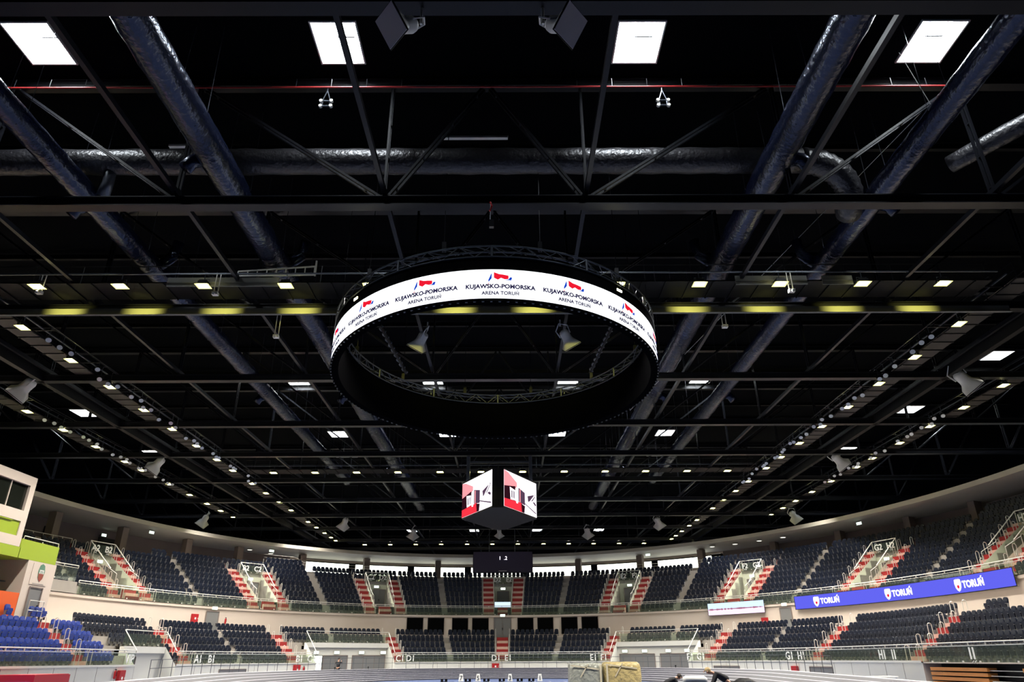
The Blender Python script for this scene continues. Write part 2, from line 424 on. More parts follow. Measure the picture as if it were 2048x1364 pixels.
xn = [0]
def exit_sign(p, n, w=0.55, label='lit exit sign'):
    t = thing('exit_sign', label, 'sign', p); a = math.atan2(n[1], n[0]) - PI / 2
    mb = MB(); mb.box(p, (w + .06, .09, .3), a); mb.build('housing', 'white_wall', t)
    q = (p[0] - n[0] * .05, p[1] - n[1] * .05, p[2]); mb = MB(); mb.box(q, (w, .02, .24), a); mb.build('lit_panel', 'exit', t)
    return t
for a, b in PORT:
    m = MB(); v = a < -30
    off, kk = (1.3, 2) if v else (2.1, 3); zt = lrow(kk) - 0.02; e_ = LT * kk + .1
    strip(m, LC, a, b, [(off - .25, zt - .42), (off - .25, zt + .02), (e_, zt + .02)], mi=0)
    strip(m, LC, a, b, [(off, 0), (off, zt)])
    for q in (a, b):
        P = [LC.pt(q, 0, 0), LC.pt(q, off, 0), LC.pt(q, off, zt), LC.pt(q, off - .25, zt), LC.pt(q, 0, 1.35)]; m.poly(P)
    struct('wall_portal', m, 'white_wall')
    if v:
        door([LC.pt(-41.6, off - .02, 0), LC.pt(-39.9, off - .02, 0), LC.pt(-39.9, off - .02, 1.9), LC.pt(-41.6, off - .02, 1.9)], handle=False)
    else:
        c = (a + b) / 2; sg = 1 if c > 0 else -1
        if c < 0: D = [(-19.1, -18.25, 'daylit'), (-18.15, -15.6, 'door_grey'), (-15.1, -11.7, 'door_grey')]
        else: D = [(11.8, 15.5, 'door_grey'), (16.1, 19.3, 'door_grey')]
        for q0, q1, mm in D:
            door([LC.pt(q0, off - .02, 0), LC.pt(q1, off - .02, 0), LC.pt(q1, off - .02, 2.05), LC.pt(q0, off - .02, 2.05)], mm, handle=mm == 'door_grey', split=1 if q1 - q0 < 1.5 else (2 if q1 - q0 < 3 else 3))
        for i, q in enumerate([-19.0, -16.8, -14.2, -11.95] if c < 0 else [12.4, 14.5, 17.05, 19.1]):
            p = LC.at(q, off - .08); exit_sign((p[0], p[1], 2.32), (p[2], p[3]), label='lit exit sign above the %s portal doors, %s from the left' % ('left' if c < 0 else 'right', nth(i)))

# wall between the bowls, slab edge, upper terraces
UZ, UR, UT = 6.3, 0.64, 0.8
def urow(k): return UZ + UR * k
wb = MB(); strip(wb, UCV, -58, 66, [(0.02, 3.4), (0.02, 6.05), (-0.1, 6.05), (-0.1, 6.25), (0.1, 6.25)])
struct('wall_between_tiers', wb, 'cream')
VOM = [-54.4, -41.9, -26.6, -13.4, 0.0, 13.4, 26.6, 40.7, 54.4]
VW = {0.0: 0.95}
def nrows_u(q):
    return 7 if q < -36 else (8 if q < -25.4 else (9 if q < -20.5 else (8 if q < 20.5 else (9 if q < 48 else 10))))
def upper_prof(k0, k1):
    P = []
    for k in range(k0, k1):
        a = 0 if k == 0 else UT * k
        if k == k0 and k > 0: P.append((a, urow(k) - .35))
        P.append((a, urow(k))); P.append((UT * (k + 1), urow(k)))
    return P
ut = MB(); cuts = [-58.0]
for v in VOM:
    h = VW.get(v, 1.1); cuts += [v - h, v + h]
cuts.append(66.0); br = [-36, -25.4, -20.5, 20.5, 48]
for i in range(0, len(cuts), 2):
    a, b = cuts[i], cuts[i + 1]
    if a == -58.0: a = -50.5; 
    if b < a: continue
    pts = [a] + [x for x in br if a < x < b] + [b]
    for p, q in zip(pts[:-1], pts[1:]):
        n = nrows_u((p + q) / 2); strip(ut, UCV, p, q, upper_prof(0, n) + [(UT * n + 4.5, urow(n - 1))])
    for q in (a, b):
        for k in range(6): ut.poly([UCV.pt(q, UT * k, 5.9), UCV.pt(q, UT * (k + 1), 5.9), UCV.pt(q, UT * (k + 1), urow(k)), UCV.pt(q, UT * k, urow(k))])
for v in VOM:
    if v < -50: continue
    h = VW.get(v, 1.1); n = nrows_u(v)
    strip(ut, UCV, v - h, v + h, upper_prof(6, n) + [(UT * n + 2.6, urow(n - 1))], d=0.5)
struct('floor_upper_terrace', ut, 'concrete')
NAMES2 = ['', 'A2 and B2', 'B2 and C2', 'C2 and D2', 'D2 and E2', 'E2 and F2', 'F2 and G2', 'G2 and H2', 'H2 and I2']
for vi, v in enumerate(VOM):
    if v < -50: continue
    h = VW.get(v, 1.1); m = MB(); off = 4.8
    strip(m, UCV, v - h, v + h, [(off, 6.3), (off, urow(6) - .02)], d=.5)
    for q in (v - h, v + h):
        m.poly([UCV.pt(q, .9, 6.35), UCV.pt(q, off, 6.35), UCV.pt(q, off, urow(6)), UCV.pt(q, 0.9, 7.3)])
    m.poly([UCV.pt(v - h, .9, 7.1), UCV.pt(v + h, .9, 7.1), UCV.pt(v + h, off, 7.1), UCV.pt(v - h, off, 7.1)])
    struct('wall_vomitory', m, 'pale_green')
    st = MB()
    for k in range(3): st.box((*UCV.at(v, .35 + .22 * k)[:2], 6.3 + .13 * (k + 1)), (2 * h * .6, .24, .26 * (k + 1)), rz_at(UCV, v)) if k != 1 else None
    sq = struct('trim_vomitory_steps', st, 'step_red')
    st = MB(); st.box((*UCV.at(v, .55)[:2], 6.56), (2 * h * .62, .26, .52), rz_at(UCV, v)); st.build('pale_steps', 'step_pale', sq)
    sh = 0.0 if v == 0 else (0.35 if v < 0 else -0.0)
    door([UCV.pt(v - .62 + sh, off - .03, 7.1), UCV.pt(v + .62 + sh, off - .03, 7.1), UCV.pt(v + .62 + sh, off - .03, 9.25), UCV.pt(v - .62 + sh, off - .03, 9.25)], split=2)
    p = UCV.at(v, off - .1); exit_sign((p[0], p[1], 9.55), (p[2], p[3]), label='small lit exit sign over the doorway under the %s signs' % NAMES2[vi])

# soffit ring and outer wall of the upper concourse
sf = MB(); strip(sf, EC, -76, 76, [(3, 14.5), (0, 14.4), (0, 14.0), (4.7, 13.62)])
struct('ceiling_concourse', sf, 'soffit')
ow = MB(); strip(ow, EC, -76, -26, [(4.6, 9.5), (4.6, 13.7)]); struct('wall_concourse_left', ow, 'mauve')
ow = MB(); strip(ow, EC, 27, 76, [(4.6, 9.5), (4.6, 13.7)]); struct('wall_concourse_right', ow, 'mauve')
ow = MB(); strip(ow, EC, -26, 27, [(4.6, 9.5), (4.6, 12.0)]); strip(ow, EC, -26, 27, [(4.6, 13.25), (4.6, 13.7)]); struct('wall_concourse_back', ow, 'cream')
i = 0
for a, b in [(-25, -19), (-18.2, -12), (-11.2, -5), (-4.2, 2), (2.8, 10.5), (11.3, 18), (18.8, 25.5)]:
    wn += 1; g = MB(); strip(g, EC, a, b, [(4.62, 12.0), (4.62, 13.25)]); struct('window_%d' % wn, g, 'daylit')
tb = MB(); strip(tb, EC, -26, 27, [(4.5, 13.22), (4.5, 13.36), (4.62, 13.36)]); struct('trim_window_head', tb, 'steel')
for i, q in enumerate([-64, -56, -48, -40, -33.5, -25.5, -17.5, -8.5, 9.5, 17.5, 25.5, 34, 42, 50, 57, 64]):
    c = MB(); p = EC.at(q, 2.2 if q < 30 else 3.6); c.box((p[0], p[1], 11.6), (0.75, .75, 4.3), rz_at(EC, q)); struct('trim_column', c, 'column')
# doorways and extinguisher niches in the concourse wall, left
for q0, q1 in [(-66.3, -65), (-58, -56.6), (-54.5, -53), (-48.5, -46)]:
    door([EC.pt(q0, 4.5, 10.6), EC.pt(q1, 4.5, 10.6), EC.pt(q1, 4.5, 12.9), EC.pt(q0, 4.5, 12.9)], 'black', handle=False, frame=False)
p = EC.at(-48.2, 4.3); exit_sign((p[0], p[1], 13.1), (p[2], p[3]), label='lit exit sign over the dark doorway behind the A2 and B2 signs')
for q, lab in [(-45.5, 'lit exit sign hanging from the soffit above the A2 and B2 signs'), (-30, 'lit exit sign hanging from the pale soffit at the far left corner'), (19.0, 'lit exit sign hanging from the pale soffit right of the scoreboard'), (46.5, 'lit exit sign hanging from the dark soffit behind the G2 sign')]:
    p = EC.at(q, 1.2); exit_sign((p[0], p[1], 13.62), (p[2], p[3]), .6, lab)
dl = 0
for q, o in [(27.6, 1.2), (30.5, 1.4), (33.6, 1.5), (36.6, 1.6), (-32, 2.5), (-29, 3.2)]:
    p = EC.pt(q, o, 13.9 - .081 * o + .02); t = thing('lightpatch', 'x', 'lamp', p)  # glowing discs made for the lit patches on the soffit
    t['label'] = 'recessed soffit downlight, ' + (['nearest the F2 sign on its left', 'second from the left above the right stand', 'third from the left above the right stand', 'rightmost above the right stand', 'at the far left corner, nearer the camera', 'at the far left corner, farther back'][dl]); dl += 1
    m = MB(); m.tube([(p[0], p[1], p[2] - .07), (p[0], p[1], p[2] + .02)], .34, 16); m.build('patch_rim', 'white_wall', t)
    m = MB(); m.disc((p[0], p[1], p[2] - .08), (0, 0, -1), .28); m.build('diffuser', 'lightpatch', t)

# dark windows, doors and cabinets on the wall between the tiers
for a, b in [(-11, -9.1), (-8.6, -6.7), (-5.8, -3.95), (-3.5, -1.6), (1.7, 3.55), (4.0, 5.85), (6.75, 8.65), (9.1, 11.05)]:
    wn += 1; g = MB(); g.add([UCV.pt(a, -.03, 4.2), UCV.pt(b, -.03, 4.2), UCV.pt(b, -.03, 5.98), UCV.pt(a, -.03, 5.98)], [(0, 1, 2, 3)])
    w = struct('window_%d' % wn, g, 'void')
    f = MB()
    for q in (a, b): f.bar(UCV.pt(q, -.04, 4.2), UCV.pt(q, -.04, 5.98), .05, .06)
    f.bar(UCV.pt(a, -.04, 5.98), UCV.pt(b, -.04, 5.98), .05, .06); f.build('frame', 'column', w)
door([UCV.pt(-1.0, -.03, 3.8), UCV.pt(.98, -.03, 3.8), UCV.pt(.98, -.03, 6.0), UCV.pt(-1.0, -.03, 6.0)], split=2)
door([UCV.pt(-33.9, -.03, 3.8), UCV.pt(-32.5, -.03, 3.8), UCV.pt(-32.5, -.03, 5.85), UCV.pt(-33.9, -.03, 5.85)])
door([UCV.pt(32.3, -.03, 3.8), UCV.pt(33.6, -.03, 3.8), UCV.pt(33.6, -.03, 5.9), UCV.pt(32.3, -.03, 5.9)])
p = UCV.at(0, -.1); exit_sign((p[0], p[1], 6.22), (p[2], p[3]), label='lit exit sign over the grey double doors above the D1 and E1 stairs')
p = UCV.at(-33.1, -.1); exit_sign((p[0], p[1], 6.12), (p[2], p[3]), label='lit exit sign over the grey door behind block B1')
p = UCV.at(32.95, -.1); exit_sign((p[0], p[1], 6.15), (p[2], p[3]), label='lit exit sign over the grey door beside the blue ribbon screen')
def cabinet(cv, q, off, z, w, h, label):
    p = cv.at(q, off); rz = rz_at(cv, q); c = Vector((p[0], p[1], z)); n = Vector((p[2], p[3], 0)); s_ = Vector((-p[3], p[2], 0)) * -1
    t = thing('fire_hose_cabinet', label, 'cabinet', c)
    m = MB(); m.box(c, (w, .18, h), rz); m.build('body', 'red', t)
    m = MB(); m.box(c - n * .1, (w * .94, .02, h * .94), rz); d = m.build('door', 'red', t)
    m = MB(); m.box(c - n * .115, (.16, .02, .16), rz); m.build('hose_pictogram', 'letter', d)
    m = MB(); m.box(c - n * .12 + s_ * w * .4, (.03, .03, .12), rz); m.build('handle', 'rail', d)
cabinet(UCV, -35.15, -.08, 5.15, .7, .75, 'red fire hose cabinet on the cream wall behind block B1, left of the grey door')
cabinet(UCV, 30.45, -.08, 4.75, .7, .75, 'red fire hose cabinet on the cream wall under the right end of the skyline screen')
cabinet(LC, -43.55, -.1, .62, .75, .95, 'red fire hose cabinet on the white wall below the VIP sign')
cabinet(LC, -22.55, -.1, .85, .72, .8, 'red fire hose cabinet on the white wall below the B1 sign by the left portal')
cabinet(LC, -.7, -.1, .95, .75, .55, 'red fire hose cabinet on the white wall below the D1 sign')
cabinet(LC, 33.6, -.1, .55, .7, .95, 'red fire hose cabinet on the white wall below the G1 sign')
def extinguisher(cv, q, off, z, label):
    p = cv.at(q, off); t = thing('fire_extinguisher', label, 'fire extinguisher', (p[0], p[1], z - .3))
    m = MB(); m.tube([(p[0], p[1], z - .3), (p[0], p[1], z - .25), (p[0], p[1], z + .12), (p[0], p[1], z + .2)], [.06, .08, .08, .03], 10); m.build('cylinder', 'red', t)
    m = MB(); m.box((p[0], p[1], z + .24), (.12, .05, .06)); m.tube([(p[0] + .05, p[1], z + .22), (p[0] + .1, p[1], z + .05), (p[0] + .09, p[1], z - .15)], .015, 6); m.build('valve_and_hose', 'rubber', t)
extinguisher(UCV, -31.7, -.12, 5.1, 'red fire extinguisher on the cream wall right of the grey door behind B1')
extinguisher(LC, -44.35, -.12, .9, 'red fire extinguisher on the white wall left of the cabinet under the VIP sign')
extinguisher(LC, -21.75, -.12, .9, 'red fire extinguisher on the white wall right of the cabinet under the B1 sign')
# lower window openings in the white front wall
for a, b in [(-31.6, -28.4), (23.6, 26.7), (35.4, 38.3)]:
    wn += 1; g = MB(); g.add([LC.pt(a, -.02, .1), LC.pt(b, -.02, .1), LC.pt(b, -.02, .98), LC.pt(a, -.02, .98)], [(0, 1, 2, 3)]); w = struct('window_%d' % wn, g, 'door_grey')
    f = MB()
    for q in (a, (a + b) / 2, b): f.bar(LC.pt(q, -.04, .1), LC.pt(q, -.04, .98), .05, .05)
    f.bar(LC.pt(a, -.04, .98), LC.pt(b, -.04, .98), .05, .06); f.build('frame', 'column', w)

# ================================================================== aisle stairs
def aisle(cv, q, w, k0, k1, rowz, rise, tread, name, label):
    red = MB(); pale = MB(); rz = rz_at(cv, q)
    for k in range(k0, k1):
        o = tread * k if cv is UCV else (tread * k - .05); z = rowz(k)
        c = cv.at(q, o - .01); 
        if k > 0: red.box((c[0], c[1], z - rise / 2 + .01), (w, .05, rise), rz)
        c = cv.at(q, o + tread / 2); red.box((c[0], c[1], z + .012), (w, tread, .02), rz)
        if k < k1 - 1:
            c = cv.at(q, o + tread - .17); pale.box((c[0], c[1], z + rise * .22 + .02), (w * .98, .34, rise * .44), rz)
    a = struct(name, red, 'step_red', label)
    pale.build('half_steps', 'step_pale', a)
LA = [(-47.6, 'VIP', 4), (-35.1, 'A1 and B1', 5), (-22.5, 'B1 and C1', 5), (-10.85, 'C1 and D1', 5), (0, 'D1 and E1', 5), (10.95, 'E1 and F1', 5), (22.6, 'F1 and G1', 5), (35.6, 'G1 and H1', 5), (48.4, 'H1 and I1', 5)]
for q, nm, n in LA: aisle(LC, q, 1.25, 0, n + (1 if n == 4 else 0), lrow, LR, LT, 'floor_lower_stairs', 'red and beige aisle stairs at %s in the lower tier' % nm)
UA = []
for vi, v in enumerate(VOM):
    if v < -50: continue
    h = VW.get(v, 1.1)
    for sg in (-1, 1):
        q = v + sg * (h + .65); UA.append((q, NAMES2[vi], sg)); aisle(UCV, q, 1.2, 0, 8, urow, UR, UT, 'floor_upper_stairs', 'red and beige stairs beside the %s doorway, %s side' % (NAMES2[vi], 'left' if sg < 0 else 'right'))
def hoop_mesh():
    m = MB(); m.tube([(0, -.13, 0), (0, -.13, .82), (0, -.09, .9), (0, 0, .93), (0, .09, .9), (0, .13, .82), (0, .13, 0)], .022, 6); return m.build('rail_hoop', 'rail')
hp = hoop_mesh(); hp['category'] = 'handrail'; first = True
def hoop(cv, q, off, z, lab, grp):
    global first
    p = cv.pt(q, off, z)
    if not in_view(p, 30): return
    o = hp if first else hp.copy()
    if not first: COL.objects.link(o)
    first = False; o.location = p; o.rotation_euler = (0, 0, rz_at(cv, q)); o['label'] = lab; o['group'] = grp
for q, nm, n in LA:
    for sg in (-1, 1):
        for k in range(n):
            hoop(LC, q + sg * .66, LT * k + .35, lrow(k), 'white hoop handrail, %s side of lower %s stairs, %s row up' % ('left' if sg < 0 else 'right', nm, nth(k)), 'hoop handrails of the lower tier')
for q, nm, s0 in UA:
    for sg in (-1, 1):
        for k in range(0, 7):
            hoop(UCV, q + sg * .6, UT * k + .35, urow(k), 'white hoop handrail, %s side of %s stairs at %s, %s row' % ('left' if sg < 0 else 'right', 'left' if s0 < 0 else 'right', nm, nth(k)), 'hoop handrails of the upper tier')

# ================================================================== seats
def seat_parts():
    """tip-up seat, local +y points to the back of the stand"""
    out = [(-.215, .40), (.215, .40), (.225, .62), (.215, .76), (.17, .84), (.08, .88), (-.08, .88), (-.17, .84), (-.215, .76), (-.225, .62)]
    back = MB(); back.prism(out, lambda x, z: (x, .06 + (z - .4) * .12, z), lambda x, z: (x * .97, .11 + (z - .4) * .14, z * .995))
    ins = [(x * .82, .45 + (z - .4) * .86) for x, z in out]
    back.prism(ins, lambda x, z: (x, .048 + (z - .4) * .12, z), lambda x, z: (x, .07 + (z - .4) * .12, z))
    o2 = [(-.2, .36), (-.17, .30), (.17, .30), (.2, .36), (.205, .60), (.17, .66), (-.17, .66), (-.205, .60)]
    pan = MB(); pan.prism(o2, lambda x, z: (x, -.06 - (z - .3) * .10, z), lambda x, z: (x, -.005 - (z - .3) * .02, z))
    leg = MB()
    for sx in (-.235, .235): leg.box((sx, .03, .34), (.03, .12, .36)); leg.box((sx, -.02, .53), (.03, .2, .03))
    leg.box((0, .05, .2), (.4, .05, .05)); leg.box((0, .09, .1), (.06, .2, .2))
    return back, pan, leg
SEATS = []
def fill(cv, s0, s1, off, z, block, rown, kind, pitch=.5, half=''):
    a = cv.at(s0, off); n_ = max(4, int(abs(s1 - s0) * 3)); P = np.array([cv.at(q, off)[:2] for q in np.linspace(s0, s1, n_)])
    d = np.r_[0, np.cumsum(np.hypot(*np.diff(P, axis=0).T))]; Lt = d[-1]; n = int(Lt / pitch)
    if n < 1: return
    for i in range(n):
        t = (i + .5) * Lt / n; q = s0 + (s1 - s0) * np.interp(t, d, np.linspace(0, 1, n_)); p = cv.at(q, off)
        SEATS.append(dict(p=(p[0], p[1], z), rz=rz_at(cv, q), block=block, row=rown, i=i, n=n, kind=kind, half=half, tier=1 if cv is LC else 2))
def lblock(s0, s1, rows, block, kind='navy', gap=None, pitch=.5):
    for k in rows:
        segs = [(s0, s1)] if gap is None else [(s0, gap - .3 + .02 * k), (gap + .3, s1)]
        for j_, (a, b) in enumerate(segs): fill(LC, a, b, .65 + LT * k, lrow(k), block, k, kind, pitch, '' if gap is None else (' left half', ' right half')[j_])
lblock(.75, 10.2, range(5), 'E1', gap=5.5); lblock(-10.1, -.75, range(5), 'D1', gap=-5.4)
lblock(12.2, 21.75, (3, 4), 'F1', gap=17.0); lblock(-21.7, -11.6, (3, 4), 'C1', gap=-16.9)
lblock(23.4, 34.8, range(5), 'G1', gap=29.0); lblock(-34.3, -23.2, range(5), 'B1', gap=-28.6)
lblock(36.4, 47.6, range(5), 'H1'); lblock(-36.9, -35.8, range(5), 'A1'); lblock(-43.3, -36.95, (3, 4), 'A1 over the VIP portal'); lblock(-41.6, -36.95, (2,), 'A1 over the VIP portal')
lblock(49.2, 66, range(4), 'I1')
lblock(-46.85, -43.6, range(0, 4), 'VIP near the stairs', 'blue', pitch=.54)
lblock(-60, -48.3, range(4), 'VIP left of the stairs', 'blue', pitch=.54)
# loose groups standing on the concourse behind the rows
for (x, y, n, rz, kd, bl) in [(29.1, 44.1, 4, -PI / 2, 'navy', 'the group above I1'), (30.5, 41.6, 2, -PI / 2, 'navy', 'the middle right pair'), (30.5, 39.7, 2, -PI / 2, 'navy', 'the rightmost pair'), (-28.1, 46.6, 3, PI / 2, 'blue', 'the group below the crest'), (-28.35, 43.7, 1, PI / 2, 'blue', 'the orange wall')]:
    for i in range(n): SEATS.append(dict(p=(x, y - .52 * i, 3.83 if x < 0 else 3.83), rz=rz, block=bl, row=9, i=i, n=n, kind=kd, half='', tier=1))
cu = sorted([v + sg * (VW.get(v, 1.1) + 1.35) for v in VOM for sg in (-1, 1)])
cu = cu[1:] + [66]
U_BL = ['A2', 'B2', 'C2', 'D2', 'E2', 'F2', 'G2', 'H2', 'I2']
for j in range(0, len(cu) - 1, 2):
    a, b = cu[j], cu[j + 1]; 
    if j == 0: a = -50.3
    mid = (a + b) / 2; bl = U_BL[j // 2]
    for k in range(10):
        segs = [(a, mid - .3), (mid + .3, b)]
        for hf, (p, q) in enumerate(segs):
            for r0, r1 in [(-66, -36), (-36, -25.4), (-25.4, -20.5), (-20.5, 20.5), (20.5, 48), (48, 66)]:
                x0, x1 = max(p, r0), min(q, r1)
                if x1 - x0 > .5 and k < nrows_u((x0 + x1) / 2): fill(UCV, x0, x1, .6 + UT * k, urow(k), bl, k, 'navy', half=(' left half', ' right half')[hf] + (' outer end' if abs(x0) >= 48 and x0 > 0 and bl == 'H2' else ''))
for v in VOM:
    if v < -50: continue
    h = VW.get(v, 1.1); n = nrows_u(v)
    for k in range(6 + (1 if v == 0 else 0), n): fill(UCV, v - h - 1.2, v + h + 1.2, .6 + UT * k, urow(k), 'rows over %s door' % NAMES2[VOM.index(v)], k, 'navy')
bk, pn, lg = seat_parts()
def make_seat(kind):
    t = thing('stadium_seat', 'x', 'seat', (0, 0, 0)); m = 'seat_navy' if kind == 'navy' else 'seat_blue'
    b_, p_ = bk, pn
    if kind == 'blue': b_ = MB(); b_.v = [(v[0] * 1.14, v[1], v[2]) for v in bk.v]; b_.f = bk.f; b_.m = bk.m; p_ = MB(); p_.v = [(v[0] * 1.12, v[1], v[2]) for v in pn.v]; p_.f = pn.f; p_.m = pn.m
    b_.build('backrest', m, t); p_.build('seat_pan', m, t); lg.build('bracket', 'seat_leg', t); return t
for s in SEATS: s['d'] = (Vector(s['p']) - CAMP).length; s['vis'] = in_view((s['p'][0], s['p'][1], s['p'][2] + .8), 12)
for kind in ('navy', 'blue'):
    L_ = sorted([s for s in SEATS if s['kind'] == kind and s['vis']], key=lambda s: s['d'])[:298]
    proto = make_seat(kind)
    for i, s in enumerate(L_):
        s['ind'] = True
        col = 'navy' if kind == 'navy' else 'blue'
        if s['row'] == 9: lab = '%s folding seat on the concourse, %s from far end of %s' % (col, nth(s['i']), s['block'])
        elif s['tier'] == 1:
            blk = s['block'] if s['block'].startswith('VIP') else 'block ' + s['block']
            lab = '%s folding seat, lower %s%s, %s row up, %s from left' % (col, blk, s['half'], nth(s['row']), nth(s['i']))
        else: lab = '%s folding seat, upper %s%s, %s row up, %s from left' % (col, s['block'] if 'row' in s['block'] else 'block ' + s['block'], s['half'], nth(s['row']), nth(s['i']))
        g = '%s folding seats of the %s tier' % (col, 'lower' if s['tier'] == 1 else 'upper')
        if i == 0: proto.location = s['p']; proto.rotation_euler = (0, 0, s['rz']); proto['label'] = lab; proto['group'] = g
        else: copy_tree(proto, s['p'], (0, 0, s['rz']), lab, g)
# all the others: one countless mass of far seats
tv = []; tf = []
for m in (bk, pn):
    o = len(tv); tv += m.v; tf += [tuple(i + o for i in f) for f in m.f]
nb = len(tf)
o = len(tv); tv += lg.v; tf += [tuple(i + o for i in f) for f in lg.f]
TV = np.array(tv); rest = [s for s in SEATS if not s.get('ind') and (s['vis'] or s['kind'] == 'navy')]
V = []; Fc = []; Mi = []
for j, s in enumerate(rest):
    ca, sa = math.cos(s['rz']), math.sin(s['rz']); P = TV.copy(); x, y = P[:, 0].copy(), P[:, 1].copy()
    P[:, 0] = x * ca - y * sa + s['p'][0]; P[:, 1] = x * sa + y * ca + s['p'][1]; P[:, 2] += s['p'][2]; V.append(P)
    o = j * len(TV); Fc += [tuple(i + o for i in f) for f in tf]; Mi += [0] * nb + [1] * (len(tf) - nb)
me = bpy.data.meshes.new('stadium_seats'); me.from_pydata(np.concatenate(V).tolist(), [], Fc)
me.materials.append(MATS['seat_navy']); me.materials.append(MATS['seat_leg']); me.polygons.foreach_set('material_index', Mi)
so = bpy.data.objects.new('stadium_seats', me); COL.objects.link(so)
tag(so, 'rows of dark navy tip-up seats filling the upper tier and the far lower blocks', 'seats', kind='stuff')
print('SEATS', len(SEATS), len(rest))

# ================================================================== glass balustrades
def balustrade(cv, a, b, off, z0, zg, zr, label, pane=1.5, ladder=True, name='glass_balustrade'):
    p = cv.pt((a + b) / 2, off, z0); t = thing(name, label, 'balustrade', p)
    L = b - a; n = max(1, round(L / pane))
    for i in range(n):
        q0 = a + L * i / n + .012; q1 = a + L * (i + 1) / n - .012; g = MB()
        sub = steps(q0, q1, .8)
        for u, w in zip(sub[:-1], sub[1:]): g.add([cv.pt(u, off, z0), cv.pt(w, off, z0), cv.pt(w, off, zg), cv.pt(u, off, zg)], [(0, 1, 2, 3)])
        gp = g.build('glass_panel', 'glass', t)
        q = (q0 + q1) / 2; m = MB(); m.box(cv.pt(q, off - .03, z0 + .08), (.1, .05, .08), rz_at(cv, q)); m.build('clamp', 'rail', gp)
    pts = [cv.pt(q, off, zr) for q in steps(a, b, .8)]
    m = MB(); m.tube(pts, .035, 6); m.build('top_rail', 'rail', t)
    if ladder:
        pts = [cv.pt(q, off - .0, zr - .17) for q in steps(a, b, .8)]
        m = MB(); m.tube(pts, .025, 6); m.build('lower_rail', 'rail', t)
        for i in range(n + 1): q = a + L * i / n; m = MB(); m.bar(cv.pt(q, off, zr - .17), cv.pt(q, off, zr), .05, .05); m.build('spacer', 'rail', t)
    return t
balustrade(LC, -60, -42.0, -.0, 1.3, 2.1, 2.3, 'long glass balustrade with white rails in front of the bright blue VIP seats')
balustrade(LC, -36.8, -20.4, 0, 1.3, 2.1, 2.3, 'glass balustrade with white rails in front of lower blocks A1 and B1')
balustrade(LC, -11.4, 11.5, 0, 1.3, 2.1, 2.3, 'glass balustrade in front of the centre lower blocks D1 and E1', pane=1.4)
balustrade(LC, 20.7, 62, 0, 1.3, 2.1, 2.3, 'long glass balustrade with white rails in front of lower blocks G1, H1 and I1')
for (a, b), lab in zip(PORT, ['glass balustrade on top of the white VIP portal box', 'glass balustrade on top of the wide left doors portal', 'glass balustrade on top of the wide right doors portal']):
    o_, zz = (1.15, -.62) if a < -30 else (1.95, 0)
    t = balustrade(LC, a + .05, b - .05, o_, 3.25 + zz, 4.0 + zz, 4.25 + zz, lab, ladder=False)
    for q in (a, b): m = MB(); m.tube([LC.pt(q, o_, 4.25 + zz), LC.pt(q, .05, 2.3)], .035, 6); m.build('sloping_rail', 'rail', t)
balustrade(UCV, -48.2, 66, -.12, 6.25, 7.0, 7.25, 'long glass balustrade with a double white rail along the whole front of the upper tier')
balustrade(UCV, -56, -48.6, -.12, 7.15, 8.0, 8.25, 'short raised glass balustrade between the green balcony and the upper tier')
m = MB(); strip(m, UCV, -56, -48.4, [(2.5, 7.1), (-.15, 7.1), (-.15, 6.3), (2.5, 6.3)]); struct('floor_balcony_slab', m, 'concrete')
for vi, v in enumerate(VOM):
    if v < -50: continue
    h = VW.get(v, 1.1) + .1
    t = balustrade(UCV, v - h, v + h, 4.75, 10.12, 10.95, 11.15, 'glass sign panel with rails above the doorway marked %s' % NAMES2[vi], pane=2.4, ladder=False, name='doorway_balustrade')
    for sg in (-1, 1):
        m = MB(); m.tube([UCV.pt(v + sg * h, 2.0, 8.75), UCV.pt(v + sg * h, 4.75, 11.15), UCV.pt(v + sg * h, 4.75, 10.1)], .038, 6); m.build('sloping_rail', 'rail', t)
    # guard frames beside the stairs
    for sg in (-1, 1):
        m = MB()
        for o0, o1 in ((1.3, 2.6),):
            m.tube([UCV.pt(v + sg * (h - .05), o0, 6.9), UCV.pt(v + sg * (h - .05), o0, 8.3), UCV.pt(v + sg * (h - .05), o1, 9.0), UCV.pt(v + sg * (h - .05), o1, 7.6)], .025, 6)
        m.build('stair_guard', 'rail', t)
# railing behind the top row of the upper left block
t = thing('guard_railing', 'white two-bar railing behind the top row of the upper left block', 'railing', UCV.pt(-48, 6.0, 10.1)); m = MB()
for z in (10.75, 11.15): m.tube([UCV.pt(q, 6.0, z + .1) for q in steps(-50, -43.8, 1)], .03, 6)
for q in steps(-50, -43.8, 1.0): m.tube([UCV.pt(q, 6.0, 10.1), UCV.pt(q, 6.0, 11.25)], .03, 6)
m.build('rails', 'rail', t)
for nm, pts in [('left', [(v, s_) for v, s_ in [(-24, -12)]]), ('right', [(12, 22)])]:
    a, b = pts[0]; t = thing('guard_railing', 'thin railing behind the top row, %s of the scoreboard' % nm, 'railing', UCV.pt((a + b) / 2, 7.6, 11.2)); m = MB()
    for z in (11.9, 12.2): m.tube([UCV.pt(q, 8.0, z + (0.5 if abs(q) > 20.5 else 0)) for q in steps(a, b, 1)], .02, 5)
    for q in steps(a, b, 2.0): m.tube([UCV.pt(q, 8.0, 10.8), UCV.pt(q, 8.0, 12.2)], .02, 5)
    m.build('rails', 'rail', t)

